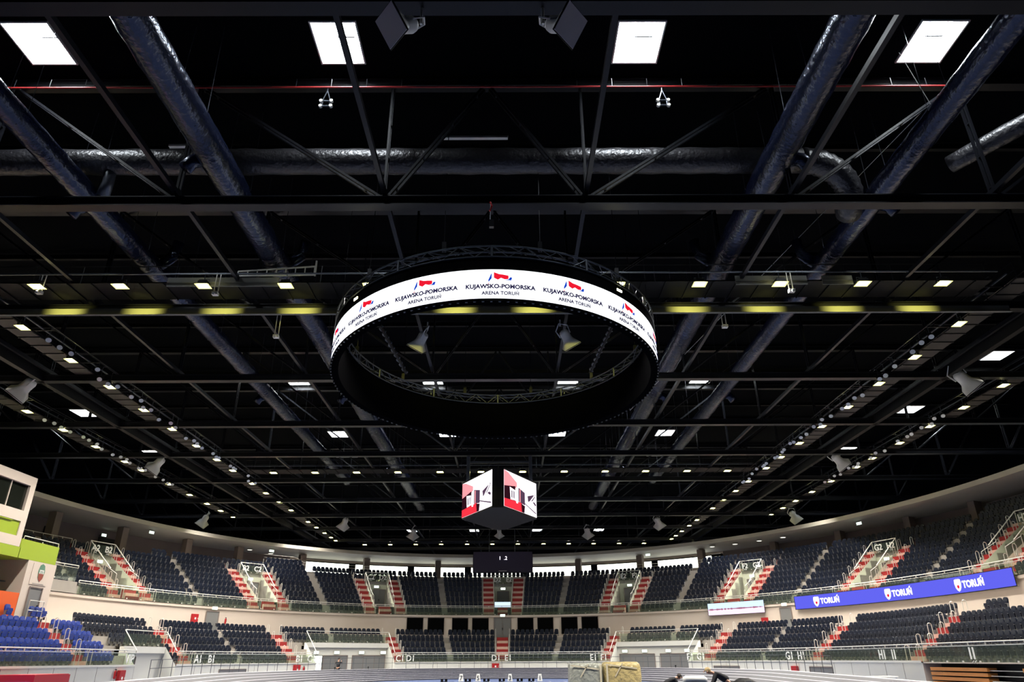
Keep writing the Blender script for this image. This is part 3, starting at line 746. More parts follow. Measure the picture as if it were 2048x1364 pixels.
# fence around the outer edge of the banked track
for a, b, lab in [(-44, -24, 'grey post and rail fence around the left part of the banked track'), (-24, -9.6, 'grey fence on the track edge before the left doors portal'), (-9.6, 9.6, 'grey fence on the track edge in front of the centre blocks'), (9.6, 24, 'grey fence on the track edge before the right doors portal'), (24, 43, 'grey post and rail fence around the right part of the banked track')]:
    t = thing('track_fence', lab, 'fence', TC.pt((a + b) / 2, .2, .8)); m = MB()
    for h_ in (.95, .5): m.tube([(*TC.at(q, .22)[:2], bank(q) + h_) for q in steps(a, b, 1.2)], .018, 5)
    m.build('rails', 'alu', t)
    for q in steps(a, b, 1.45): m = MB(); m.tube([(*TC.at(q, .22)[:2], bank(q) - .1), (*TC.at(q, .22)[:2], bank(q) + .95)], .02, 5); m.build('post', 'alu', t)

# ================================================================== section signs
def sign_on(cv, q, off, z, txt, size, label, arrow=None):
    p = cv.at(q, off); n = Vector((p[2], p[3], 0)); r = Vector((p[3], -p[2], 0)); o = Vector((p[0], p[1], z))
    fn = lambda x, y, d: o + r * x + Vector((0, 0, y)) - n * (d + .01)
    t = thing('section_sign', label, 'sign', o)
    text_mesh(txt, size, .03, fn, bold=.012).build('letters', 'letter', t)
    if arrow: 
        fn2 = lambda x, y, d: o + r * x + Vector((0, 0, y - size * .33)) - n * (d + .01)
        text_mesh(arrow, size * .42, .02, fn2).build('chevrons', 'letter', t)
for q, tx, ar, lb in [(-42.75, 'VIP', '<<', 'right of the blue seats'), (-34.3, 'A1', '<<', ''), (-32.7, 'B1', '>>', 'left of block B1'), (-22.3, 'B1', '<<', 'at the left doors portal'), (-20.9, 'C1', '>>', 'on the left doors portal glass'), (-10.95, 'C1', '<<', 'right of the left doors portal'), (-9.8, 'D1', '>>', 'left end of block D1'), (-.65, 'D1', '<<', 'at the centre stairs'), (.65, 'E1', '>>', 'at the centre stairs'), (9.85, 'E1', '<<', 'right end of block E1'), (11.0, 'F1', '>>', 'left of the right doors portal'), (20.9, 'F1', '<<', 'on the right doors portal glass'), (22.2, 'G1', '>>', 'at the left end of block G1'), (33.1, 'G1', '<<', 'at the right end of block G1'), (34.6, 'H1', '>>', 'at the left end of block H1'), (45.3, 'H1', '<<', 'at the right end of block H1'), (46.8, 'I1', '>>', 'beside the H1 sign'), (54.9, 'I1', '<<', 'near the right edge of the picture')]:
    sign_on(LC, q, -.02, 1.5, tx, .8, ('white %s letters on the lower glass, %s' % (tx, lb)).strip(), ar)
for vi, v in enumerate(VOM):
    if v < -50: continue
    a, b = NAMES2[vi].split(' and ')
    sign_on(UCV, v - .62, 4.72, 10.38, a, .72, 'white %s letters, left part of upper %s sign' % (a, NAMES2[vi]), '<<')
    sign_on(UCV, v + .62, 4.72, 10.38, b, .72, 'white %s letters, right part of upper %s sign' % (b, NAMES2[vi]), '>>')

# ================================================================== screens on the upper front
def face_fn(cv, off, z):
    def fn(q, y, d): return Vector(cv.pt(q, off - d, z + y))
    return fn
SH = [(-.30, .34), (-.34, .10), (-.28, -.18), (-.14, -.36), (0, -.44), (.14, -.36), (.28, -.18), (.34, .10), (.30, .34), (.2, .40), (.17, .30), (.08, .42), (0, .32), (-.08, .42), (-.17, .30), (-.2, .40)]
t = thing('ribbon_screen', 'long blue ribbon screen with three white city name logos on the upper right front', 'screen', UCV.pt(46, -.4, 5.6))
m = MB(); strip(m, UCV, 34.35, 57.9, [(-.18, 6.75), (-.34, 6.75), (-.34, 5.6), (-.18, 5.6)], d=.5); m.build('casing', 'black', t)
m = MB(); strip(m, UCV, 34.42, 57.83, [(-.35, 5.64), (-.35, 6.71)], d=.4); pnl = m.build('display_panel', 'ribbon', t)
fn = face_fn(UCV, -.36, 6.17)
for q in (36.9, 44.9, 52.3):
    m = text_mesh('TORUŃ', .62, .01, lambda x, y, d: fn(q + .45 + x, y - .22, d), align='LEFT', bold=.03); m.build('lettering', 'ribbon_w', pnl)
    m = MB(); m.prism(SH, lambda x, y: fn(q + x, y, 0), lambda x, y: fn(q + x, y, .012)); m.build('shield_logo', 'ribbon_w', pnl)
    m = MB(); m.prism([(-.12, -.15), (0, -.26), (.12, -.15), (.1, -.02), (-.1, -.02)], lambda x, y: fn(q + x * .9, y, .012), lambda x, y: fn(q + x * .9, y, .016)); m.build('logo_inlay', 'logo_red', pnl)
t = thing('skyline_screen', 'short wide screen showing a pale city skyline on the upper front right of centre', 'screen', UCV.pt(27.5, -.4, 5.6))
m = MB(); strip(m, UCV, 24.15, 30.85, [(-.18, 6.72), (-.34, 6.72), (-.34, 5.55), (-.18, 5.55)], d=.5); m.build('casing', 'black', t)
m = MB(); strip(m, UCV, 24.2, 30.8, [(-.35, 6.12), (-.35, 6.69)], d=.4); pn1 = m.build('sky_image', 'pano_sky', t)
m = MB(); strip(m, UCV, 24.2, 30.8, [(-.35, 5.58), (-.35, 6.12)], d=.4); m.build('water_image', 'pano_water', t)
m = MB(); rr = random.Random(3)
for i in range(34):
    q = 24.35 + i * .188; h = rr.choice([.03, .05, .05, .08, .1, .06]); a = UCV.at(q, -.36); m.box((a[0], a[1], 6.1), (.17, .02, h * 1.6), rz_at(UCV, q))
m.build('skyline_image', 'pano_town', t)
# scoreboard
t = thing('scoreboard', 'large dark scoreboard with small white digits hung in the centre above D2 and E2', 'scoreboard', (0, 93.2, 11.65))
m = MB(); m.box((-.04, 93.4, 12.95), (7.65, .5, 2.6)); m.build('casing', 'black', t)
m = MB(); m.add([(-3.8, 93.14, 11.7), (3.72, 93.14, 11.7), (3.72, 93.14, 14.2), (-3.8, 93.14, 14.2)], [(0, 1, 2, 3)]); m.build('display_face', 'led_off', t)
m = text_mesh('1  .2', .62, .02, lambda x, y, d: (-.02 + x, 93.12 - d, 13.22 + y)); m.build('digits', 'led_white', t)
m = MB(); m.box((-.05, 93.12, 11.86), (1.0, .02, .07)); m.build('maker_strip', 'letter', t)
m = MB()
for x in (-1.8, 1.5): m.tube([(x, 93.4, 14.2), (x, 93.4, 17.2)], .04, 6)
m.build('hangers', 'alu', t)
# small lit banner on the centre bridge
t = thing('centre_screen', 'small white and pale blue lit screen in front of the D2 and E2 doorway', 'screen', (0, 87.2, 6.9))
m = MB(); m.box((0, 87.25, 7.45), (1.9, .1, .62)); m.build('casing', 'black', t)
m = MB(); m.box((0, 87.19, 7.45), (1.86, .02, .56)); m.build('display_panel', 'pano_sky', t)

# ================================================================== VIP building on the left
XV = -28.63
m = MB()
# box with window: frame around openings on the x = XV face, y 28..43.5, z 8.2..11.95
def rect(x, y0, y1, z0, z1): m.box((x, (y0 + y1) / 2, (z0 + z1) / 2), (.3, y1 - y0, z1 - z0))
rect(XV - .15, 28, 43.02, 11.5, 11.95); rect(XV - .15, 28, 43.02, 9.35, 9.97); rect(XV - .15, 43.02, 43.5, 7.93, 11.95); rect(XV - .15, 28, 43.02, 7.93, 8.5)
m.box((XV - 5.2, 35.7, 12.0), (10.4, 15.6, .1)); m.box((XV - 5.3, 43.38, 9.95), (10.0, .2, 4.0)); m.box((XV - 10, 35.8, 10), (.2, 15.2, 3.9))
struct('wall_box_frame', m, 'cream')
m = MB(); m.box((XV - .12, 35.6, 8.9), (.12, 15.0, .96)); m.box((XV - .02, 37.0, 9.3), (.06, 10.5, .05)); struct('wall_box_green_infill', m, 'green')
m = MB(); m.box((XV - 5, 35.8, 9.4), (9.8, 15, .1)); struct('floor_box', m, 'concrete')
wn += 1; m = MB()
for y in (41.47, 38.2, 35.0, 31.8): m.box((XV - .15, y, 10.73), (.08, .06, 1.55))
w = struct('window_%d' % wn, m, 'cream')
m = MB(); m.add([(XV - .16, 28, 9.95), (XV - .16, 43.25, 9.95), (XV - .16, 43.25, 11.52), (XV - .16, 28, 11.52)], [(0, 1, 2, 3)]); m.build('pane', 'win_glass', w)
m = MB(); m.box((XV - 2.2, 42.9, 10.7), (.5, .3, 1.4)); struct('trim_box_inner_pillar', m, 'column')
# green balcony
m = MB(); m.box((XV - .07, 36.8, 7.62), (.15, 13.7, .6)); m.box((XV - .07, 45.5, 7.87), (.15, 3.8, 1.1))
m.add([(XV, 47.4, 7.32), (XV - 1.1, 47.9, 7.32), (XV - 1.1, 47.9, 8.42), (XV, 47.4, 8.42), (XV - 1.1, 47.75, 7.33), (XV - 1.1, 47.75, 8.42), (XV - .1, 47.3, 8.42), (XV - .1, 47.3, 7.33)], [(0, 1, 2, 3), (7, 6, 5, 4), (3, 2, 5, 6)])
m.box((XV - 5, 38.9, 7.4), (9.8, 17.2, .14)); struct('wall_green_balcony', m, 'green')
t = thing('balcony_handrail', 'pale handrail on top of the lime green balcony front', 'railing', (XV, 45, 8.3)); m = MB()
m.tube([(XV - .07, 43.8, 8.4), (XV - .07, 43.85, 8.62), (XV - .07, 47.35, 8.64), (XV - .07, 47.4, 8.4)], .03, 6); m.tube([(XV - .07, 45.7, 8.3), (XV - .07, 45.7, 8.52)], .03, 6); m.build('rail', 'rail', t)
# column wall with crest and door
m = MB(); m.box((XV - 3.0, 46.15, 5.58), (6.0, 2.9, 3.5)); struct('wall_crest_column', m, 'cream')
door([(XV + .01, 45.42, 3.83), (XV + .01, 46.68, 3.83), (XV + .01, 46.68, 5.82), (XV + .01, 45.42, 5.82)])
m = MB(); m.box((XV - 5.5, 37, 5.4), (.2, 15.5, 3.9)); m.box((XV - 3, 29.5, 5.4), (6, .2, 3.9)); struct('wall_box_recess', m, 'mauve')
m = MB(); m.box((XV - .1, 37.2, 4.6), (.15, 15.2, 1.6)); struct('wall_orange', m, 'orange')
t = thing('club_crest_banner', 'pale banner with green and red crest below the lime balcony', 'banner', (XV + .02, 46.15, 6.1)); m = MB(); m.box((XV + .02, 46.1, 6.6), (.02, 1.7, 1.25)); m.build('cloth', 'cream', t)
oc = [(.0, .52), (-.22, .42), (-.33, .1), (-.26, -.3), (0, -.52), (.26, -.3), (.33, .1), (.22, .42)]
mat('crest_green', (0.10, 0.22, 0.15), .6); mat('crest_brick', (0.25, 0.05, 0.03), .6)
m = MB(); m.prism(oc, lambda y, z: (XV + .034, 46.15 + y, 6.72 + z), lambda y, z: (XV + .045, 46.15 + y, 6.72 + z)); cr = m.build('crest_shield', 'crest_green', t)
m = MB(); m.prism([(y * .8, z * .8 - .09) for y, z in oc if z < .2] , lambda y, z: (XV + .046, 46.15 + y, 6.68 + z), lambda y, z: (XV + .052, 46.15 + y, 6.68 + z)); m.build('crest_brick_gate', 'crest_brick', cr)
m = MB()
for y in (-.16, 0, .16): m.box((XV + .055, 46.15 + y, 6.74), (.01, .07, .2))
m.box((XV + .055, 46.15, 6.84), (.01, .44, .06)); m.build('crest_towers', 'letter', cr)
m = MB(); m.box((XV + .035, 46.1, 6.04), (.01, 1.1, .05)); m.build('caption_line', 'concrete', t)
t = thing('monitor', 'black flat monitor mounted inside the dark recess above the orange wall', 'monitor', (XV - 1.2, 40.2, 5.9)); m = MB(); m.box((XV - 1.2, 41.6, 6.3), (.08, 1.6, .95), .3); m.build('screen', 'black', t); m = MB(); m.tube([(XV - 1.2, 41.6, 5.4), (XV - 1.2, 41.6, 5.95)], .03, 6); m.build('stand', 'steel', t)
t = thing('bar_table', 'tall thin-legged table in the recess beside the crest column', 'table', (XV - 1, 43.9, 3.83)); m = MB(); m.tube([(XV - 1, 43.9, 6.0), (XV - 1, 43.9, 6.05)], .4, 16); m.build('table_top', 'steel', t); m = MB(); m.tube([(XV - 1, 43.9, 3.9), (XV - 1, 43.9, 6.0)], .03, 6); m.build('leg', 'rail', t)
t = thing('guard_railing', 'white bent tube railing in front of the grey door under the crest', 'railing', (XV + .9, 45.4, 3.83)); m = MB()
m.tube([(XV + .6, 44.9, 3.83), (XV + .6, 44.9, 5.0), (XV + .6, 46.3, 5.0), (XV + .6, 46.3, 3.83)], .03, 6); m.tube([(XV + .6, 44.9, 4.45), (XV + .6, 46.3, 4.45)], .03, 6); m.build('rail', 'rail', t)

# retracted timber tribune under the right stand and folded mats on the left
t = thing('retracted_bleacher', 'folded timber bleacher of orange brown boards in the dark recess at the lower right', 'bleacher', (25.6, 40, 0)); 
for i in range(5):
    z = 1.0 - .24 * i; m = MB(); m.box((25.0 + .05 * i, 41.3 + .1 * i, z), (.5, 5.2, .17)); m.build('board', 'wood', t); m = MB(); m.box((25.0 + .05 * i, 33.5, z), (.5, 5.0, .17)); m.build('board', 'wood', t)
    m = MB(); m.bar((24.9, 38.7, z - .04), (24.9, 36, z - .04), .03, .03); m.build('rail', 'rail', t)
m = MB(); m.box((25.6, 37, .65), (.1, 14.2, 1.28)); m.build('backing', 'black', t)
m = MB(); m.poly([LC.pt(49.8, 0, 0), LC.pt(49.8, 0, 1.3), LC.pt(49.8, 1.8, 1.3), LC.pt(49.8, 1.8, 0)]); m.box((25.6, 37.3, 1.31), (1.9, 14, .05)); struct('wall_recess_cheek', m, 'cream')

# ================================================================== floodlights
def make_flood():
    t = thing('floodlight', 'x', 'lamp', (0, 0, 0), 'x')
    m = MB(); m.box((0, 0, .14), (.42, .34, .16)); 
    for i in range(5): m.box((-.16 + .08 * i, 0, .24), (.02, .3, .06))
    m.build('housing', 'steel', t)
    m = MB(); m.box((0, 0, .02), (.46, .34, .02)); m.build('lens', 'lamp', t)
    m = MB(); m.sweep([[(a * .31, b * .25, .0), (a * .24, b * .18, .05)] for a, b in ((-1, -1), (1, -1), (1, 1), (-1, 1), (-1, -1))]); m.build('halo_rim', 'halo_glow', t)  # glowing rim added to imitate the halo around the lens
    m = MB(); m.tube([(-.23, 0, .1), (-.23, 0, .34), (.23, 0, .34), (.23, 0, .1)], .015, 5); m.tube([(0, 0, .34), (0, 0, .62)], .02, 5); m.build('bracket', 'alu', t)
    return t
flood = make_flood(); ffirst = True; nfl = 0
lampdata = bpy.data.lights.new('flood_beam', 'SPOT'); lampdata.energy = FLOOD_W; lampdata.shadow_soft_size = .1; lampdata.color = (1.0, .94, .84); lampdata.spot_size = math.radians(125); lampdata.spot_blend = .5
spill = bpy.data.lights.new('flood_spill', 'POINT'); spill.energy = 14; spill.shadow_soft_size = .06; spill.color = (1.0, .93, .42)
patch_spot = bpy.data.lights.new('added_patch_spot', 'SPOT'); patch_spot.energy = 560; patch_spot.shadow_soft_size = .06; patch_spot.color = (1.0, .93, .2); patch_spot.spot_size = math.radians(62); patch_spot.spot_blend = 1.0  # extra spots added to throw yellow patches on the strip behind
def place_flood(x, y, rz, lab, grp, z=17.0, data=None, tilt=(0, 0)):
    global ffirst, nfl
    if not in_view((x, y, z), 400): return
    o = flood if ffirst else copy_tree(flood)
    ffirst = False; nfl += 1; o.location = (x, y, z); o.rotation_euler = (0, 0, rz); o['label'] = lab; o['group'] = grp
    l = bpy.data.objects.new('flood_beam', lampdata); COL.objects.link(l); l.location = (x, y, z)
    l.rotation_euler = Vector((tilt[0], tilt[1], -1)).to_track_quat('-Z', 'Y').to_euler()
    l = bpy.data.objects.new('flood_spill', data or spill); COL.objects.link(l); l.location = (x, y, z - .02)
    if data: l.rotation_euler = (PI / 2, 0, 0); l.location = (x, y + .3, z - .08)
INY = [27.75, 32, 36.3, 40.5, 44.9, 49.2, 53.6, 57.8, 61.5, 66.6, 70.8, 75.3, 79.7, 87.0, 91.0, 95.3, 99.0, 101.8]
OUY = [36.8, 40.9, 45.1, 49.3, 53.7, 58.3, 61.3, 66.7, 71.4, 75.9, 79.8, 83.8]
FX = [-20.4, -16.66, -12.92, -9.2, -5.4, -1.7, 2.05, 5.8, 9.5, 13.15, 16.9, 20.55]
for sx, nm in ((-23.75, 'left'), (23.77, 'right')):
    for i, y in enumerate(INY[1:]): place_flood(sx, y, PI / 2, 'lit floodlight under the inner %s catwalk, %s from the camera' % (nm, nth(i)), 'floodlights along the inner side catwalks', tilt=(-.15 if sx > 0 else .15, 0))
for sx, nm in ((-31.7, 'left'), (31.75, 'right')):
    for i, y in enumerate(OUY): place_flood(sx, y, PI / 2, 'lit floodlight under the outer %s catwalk, %s from the camera' % (nm, nth(i)), 'floodlights along the outer side catwalks', tilt=(-.5 if sx > 0 else .5, 0))
for i, x in enumerate(FX): place_flood(x, 27.75, 0, 'lit floodlight in the nearest cross row, %s from the left' % nth(i), 'floodlights in the cross rows', data=patch_spot)
for i, x in enumerate(FX): place_flood(x, 62.4, 0, 'lit floodlight in the middle cross row, %s from the left' % nth(i), 'floodlights in the cross rows')
for i, x in enumerate(FX): place_flood(x, 105.8, 0, 'lit floodlight in the farthest cross row, %s from the left' % nth(i), 'floodlights in the cross rows', tilt=(0, -.6))
place_flood(27.8, 106, 0, 'lit floodlight alone at the far right beyond the farthest cross row', 'floodlights in the cross rows')

# ================================================================== roof steel
TY = [12.98, 21.75, 30.45, 39.6, 48.7, 56.9, 66.1, 75.3, 84.0, 92.8, 102.8, 111.3]
NX = [3.8, 11.6, 19.2, 27.0, 34.8, 42.6]
BZ, TZ = 17.2, 23.0
def chord(m, p, q, w, h):
    p = Vector(p); q = Vector(q)
    m.bar(p + Vector((0, 0, h / 2 - .02)), q + Vector((0, 0, h / 2 - .02)), w, .04); m.bar(p - Vector((0, 0, h / 2 - .02)), q - Vector((0, 0, h / 2 - .02)), w, .04)
    m.bar(p, q, w * .55, h - .04)
def make_truss():
    t = thing('roof_truss', 'x', 'truss', (0, 0, 0), 'roof trusses')
    m = MB(); chord(m, (-47, 0, BZ), (47, 0, BZ), .44, .4); m.build('bottom_chord', 'steel', t)
    m = MB(); chord(m, (-47, 0, TZ), (47, 0, TZ), .4, .36); m.build('top_chord', 'steel', t)
    def dbl(p, q, nm, g=.11):
        m = MB()
        for s_ in (-g, g): m.bar(Vector(p) + Vector((0, s_, 0)), Vector(q) + Vector((0, s_, 0)), .09, .09, up=(0, 1, 0))
        k = Vector(q) - Vector(p)
        for f in (.08, .35, .65, .92): c = Vector(p) + k * f; m.box(c, (.07, g * 2, .07))
        m.build(nm, 'steel', t)
    for sx in (-1, 1):
        for i, x in enumerate(NX):
            dbl((sx * x, 0, BZ + .2), (sx * x, 0, TZ - .15), 'vertical')
            x2 = NX[i + 1] if i < len(NX) - 1 else 46.8
            dbl((sx * (x + .15), 0, BZ + .2), (sx * (x2 - .1), 0, TZ - .15), 'diagonal', .13)
        dbl((sx * (NX[0] - .15), 0, BZ + .2), (sx * .1, 0, TZ - .15), 'diagonal', .13)
    return t
tr0 = make_truss()
for i, y in enumerate(TY):
    lab = 'black lattice roof truss across the hall, %s from the camera' % nth(i)
    if i == 0: tr0.location = (0, y, 0); tr0['label'] = lab
    else: copy_tree(tr0, (0, y, 0), None, lab)
for j, x in enumerate([-27, -19.2, -11.6, -3.8, 3.8, 11.6, 19.2, 27]):
    m = MB(); m.bar((x, -5, 17.62), (x, 125, 17.62), .16, .2); o = m.build('tie_beam', 'steel')
    tag(o, 'thin tie beam running back under the roof, %s from the left' % nth(j), 'beam', 'tie beams')
for j, x in enumerate([-27.4, 27.4]):
    m = MB(); m.bar((x, 10, 17.35), (x, 118, 17.35), .35, .7); o = m.build('edge_girder', 'steel_dark')
    tag(o, 'dark longitudinal girder beside the %s inner catwalk' % ('left' if x < 0 else 'right'), 'girder')
# roof purlins
m = None
for j, y in enumerate([16.2, 25.6, 35, 44.1, 53, 61.2]):
    m = MB(); chord(m, (-47, y, 22.95), (47, y, 22.95), .2, .3); o = m.build('roof_purlin', 'steel_dark'); tag(o, 'dark purlin under the roof deck between trusses, %s from the camera' % nth(j), 'purlin', 'roof purlins')

# catwalks
def catwalk(pts, w, side, lab, z=17.42):
    (x0, y0), (x1, y1) = pts; t = thing('lighting_catwalk', lab, 'catwalk', ((x0 + x1) / 2, (y0 + y1) / 2, z)); d = Vector((x1 - x0, y1 - y0, 0)).normalized(); n = Vector((-d.y, d.x, 0)) * side
    a = Vector((x0, y0, z)) + n * .45; b = Vector((x1, y1, z)) + n * .45; m = MB()
    m.add([a, b, b + n * w, a + n * w], [(0, 1, 2, 3)]); m.add([p + Vector((0, 0, .06)) for p in (a, b, b + n * w, a + n * w)], [(3, 2, 1, 0)])
    L_ = (b - a).length
    for i in range(int(L_ / 1.1)): c = a + d * (i * 1.1 + .5); m.bar(c + Vector((0, 0, -.03)), c + n * w + Vector((0, 0, -.03)), .05, .05)
    m.build('deck', 'catwalk' if abs(x0 - x1) < .1 else 'steel_dark', t)
    m = MB()
    for o_ in (0, w):
        for zz in (.45, .88): m.tube([a + n * o_ + Vector((0, 0, zz)), b + n * o_ + Vector((0, 0, zz))], .02, 5)
        for i in range(int(L_ / 2.2) + 1): c = a + n * o_ + d * (i * 2.2); m.tube([c, c + Vector((0, 0, .88))], .02, 5)
    m.build('railing', 'steel', t)
    m = MB(); m.bar(Vector((x0, y0, z + .22)), Vector((x1, y1, z + .22)), .06, .06); m.build('lamp_rail', 'alu', t)
    if abs(x0 - x1) < .1:
        m = MB(); k_ = n * -.85; m.bar(Vector((x0, y0, z + .1)) + k_, Vector((x1, y1, z + .1)) + k_, .05, .05)
        for i in range(int(L_ / 4.4)): c = Vector((x0, y0 + i * 4.4 + 1, z + .1)); m.bar(c + k_, c + n * .5, .05, .05)
        m.build('spotlight_rail', 'steel', t)
catwalk(((-23.75, 28), (-23.75, 104)), 1.15, 1, 'long grey lighting catwalk on the inner left side')
catwalk(((23.77, 28), (23.77, 104)), 1.15, -1, 'long grey lighting catwalk on the inner right side')
catwalk(((-31.7, 30), (-31.7, 86)), 1.1, 1, 'grey lighting catwalk on the outer left side')
catwalk(((31.75, 30), (31.75, 86)), 1.1, -1, 'grey lighting catwalk on the outer right side')
catwalk(((-23.2, 27.75), (23.2, 27.75)), 1.6, 1, 'nearest cross catwalk carrying a row of floodlights just before the ring screen')
catwalk(((-23.2, 62.4), (23.2, 62.4)), 1.6, 1, 'middle cross catwalk carrying a row of floodlights above the cube screen')
catwalk(((-23.2, 105.8), (23.2, 105.8)), 1.6, 1, 'farthest cross catwalk carrying a row of floodlights')
for j, (x, w_, lab) in enumerate([(-12.25, 5.1, 'long brown grey panel on the nearest catwalk behind the left lights'), (12.95, 3.3, 'brown grey panel on the nearest catwalk behind the second light right of the ring'), (16.0, 1.4, 'short brown grey panel on the nearest catwalk at the right')]):
    m = MB(); m.box((x, 28.16, 17.44), (w_, .04, .46)); m.box((x, 28.13, 17.44), (w_, .02, .03)); o = m.build('equipment_panel', 'tray'); tag(o, lab, 'panel')
m = MB(); m.box((0, 30.02, 16.86), (50, .03, .36)); m.box((0, 29.95, 16.68), (50, .16, .03)); o = m.build('added_spill_strip', 'tray'); tag(o, 'long painted cable tray catching yellow light behind the nearest row of floodlights', 'cable tray')  # made-up strip, placed so the front spots show as yellow patches
# ladder leaning on the catwalk railing
t = thing('ladder', 'light metal ladder lying sideways along the nearest catwalk left of the ring screen', 'ladder', (-9.9, 28.1, 17.6)); ky = 28.08
m = MB(); m.bar((-11.6, ky, 17.72), (-8.1, ky, 17.76), .05, .06); m.build('stile', 'rail', t)
m = MB(); m.bar((-11.6, ky, 17.95), (-8.1, ky, 18.2), .05, .06); m.build('stile', 'rail', t)
for i in range(9):
    f = i / 8; m = MB(); m.bar((-11.6 + 3.5 * f, ky, 17.72 + .04 * f), (-11.6 + 3.5 * f, ky, 17.95 + .25 * f), .04, .04, up=(0, 1, 0)); m.build('rung', 'rail', t)
m = MB(); m.bar((-8.05, ky, 17.7), (-8.05, ky, 18.5), .07, .07, up=(0, 1, 0)); m.build('end_foot', 'rail', t)

# tube lights under the roof
for (u, x, y, w_, lab) in [(0, -13.3, 24.6, 1.6, 'pale batten light under the roof at the left between the two ducts'), (0, 12.9, 24.3, .6, 'short pale batten light under the roof near the right duct'), (0, -17.3, 76.6, 2.4, 'pale batten light far under the roof, left of the cube screen'), (0, 17.4, 76.6, 2.4, 'pale batten light far under the roof, right of the cube screen'), (0, .9, 75.5, 2.2, 'pale batten light far under the roof above the cube screen'), (0, -.6, 24.1, 2.9, 'pale batten light right above the top of the ring screen')]:
    zz = 22.3
    t = thing('batten_light', lab, 'lamp', (x, y, zz)); m = MB(); m.box((x, y, zz), (w_, .16, .1)); m.build('diffuser', 'letter', t); m = MB(); m.box((x, y, zz + .09), (w_ + .05, .12, .08)); m.tube([(x - w_ * .3, y, zz + .1), (x - w_ * .3, y, 23.28)], .01, 4); m.tube([(x + w_ * .3, y, zz + .1), (x + w_ * .3, y, 23.28)], .01, 4); m.build('body', 'alu', t)

# ducts
rd = random.Random(5)
def duct_tube(pts, r, step=.42, band=1.25):
    P = [Vector(p) for p in pts]; out = []; rs = []; acc = 0; nb = 0
    for a, b in zip(P[:-1], P[1:]):
        L_ = (b - a).length; n = max(1, int(L_ / step))
        for i in range(n): 
            out.append(a + (b - a) * i / n); acc += L_ / n
            rr = r * (1 + rd.uniform(-.015, .015))
            if acc > band: rr *= 1.045; acc = 0
            rs.append(rr)
    out.append(P[-1]); rs.append(r)
    m = MB(); m.tube(out, rs, 20); return m
for x, r, y0, y1, lab in [(-10.25, .58, 8, 88, 'big shiny black air duct running away from the camera, left of the centre'), (11.15, .58, 8, 88, 'big shiny black air duct running away from the camera, right of the centre'), (-16.4, .47, 8, 74, 'slimmer black air duct running back at the far left'), (16.1, .47, 8, 74, 'slimmer black air duct running back at the far right')]:
    t = thing('air_duct', lab, 'duct', (x, (y0 + y1) / 2, 19)); duct_tube([(x, y0, 19), (x, y1, 19)], r).build('duct_body', 'duct', t, smooth=True)
    sg = 1 if x < 0 else -1
    for k, yy in enumerate((21.5 if abs(x) < 12 else 24.5, 29.5, 48, 69)):
        m = MB()
        m.tube([(x + sg * -.3 * (1 if k != 1 else -1), yy, 19.1), (x - sg * (r + .35) * (1 if k != 1 else -1), yy, 18.95 if k != 1 else 19.6), (x - sg * (r + .55) * (1 if k != 1 else -1), yy - .05, 18.6 if k != 1 else 20.4)], [.26, .27, .27], 12); b = m.build('branch_outlet', 'duct', t, smooth=True)
    for yy in np.arange(y0 + 2, y1, 4.5):
        m = MB(); m.tube([(x - r * .9, yy, 23.2), (x - r * 1.02, yy, 19.1), (x - r * .5, yy, 19 - r * .92), (x + r * .5, yy, 19 - r * .92), (x + r * 1.02, yy, 19.1), (x + r * .9, yy, 23.2)], .012, 4); m.build('hanger', 'alu', t)
t = thing('cross_duct', 'shiny black air duct crossing the hall with an elbow at its right', 'duct', (-4, 23.2, 20.3))
duct_tube([(-26, 23.2, 20.3), (12.9, 23.2, 20.3)], .52, step=.5).build('duct_body', 'duct_grey', t, smooth=True)
pts = [(12.9, 23.2, 20.3)]
for i in range(1, 11): a = i / 10 * PI / 2; pts.append((12.9 + 2.2 * math.sin(a), 23.2 + .9 * (1 - math.cos(a)), 20.3 - 1.35 * (1 - math.cos(a))))
pts.append((15.35, 24.9, 18.8)); m = MB(); P2 = []; R2 = []
for a, b in zip(pts[:-1], pts[1:]):
    for f in (0, .5): P2.append(Vector(a).lerp(Vector(b), f)); R2.append(.52 * (1.05 if f else .97))
P2.append(Vector(pts[-1])); R2.append(.5); m.tube(P2, R2, 18); m.build('elbow', 'duct_grey', t, smooth=True)
m = MB(); m.tube([(-15.4, 23.2, 20.0), (-15.5, 23.4, 19.4), (-15.7, 23.6, 18.9)], [.24, .22, .25], 12); m.build('flexible_branch', 'alu', t, smooth=True)
t = thing('air_duct', 'pale edged black air duct cutting the upper right corner of the picture', 'duct', (21.5, 18, 19.8)); duct_tube([(24.8, 14, 20.2), (18.9, 23.0, 19.9)], .36).build('duct_body', 'duct_grey', t, smooth=True)
# red sprinkler pipe
t = thing('sprinkler_pipe', 'thin red sprinkler pipe with small drops crossing under the roof', 'pipe', (0, 20.9, 22.1)); m = MB(); m.tube([(-19, 20.9, 22.08), (19.5, 20.9, 22.08)], .035, 8); m.build('pipe', 'red_pipe', t)
m = MB()
for i in range(28): x = -18.5 + i * 1.38; m.tube([(x, 20.9, 22.1), (x, 20.9, 22.5)], .012, 5)
m.build('hanger_drops', 'steel', t)

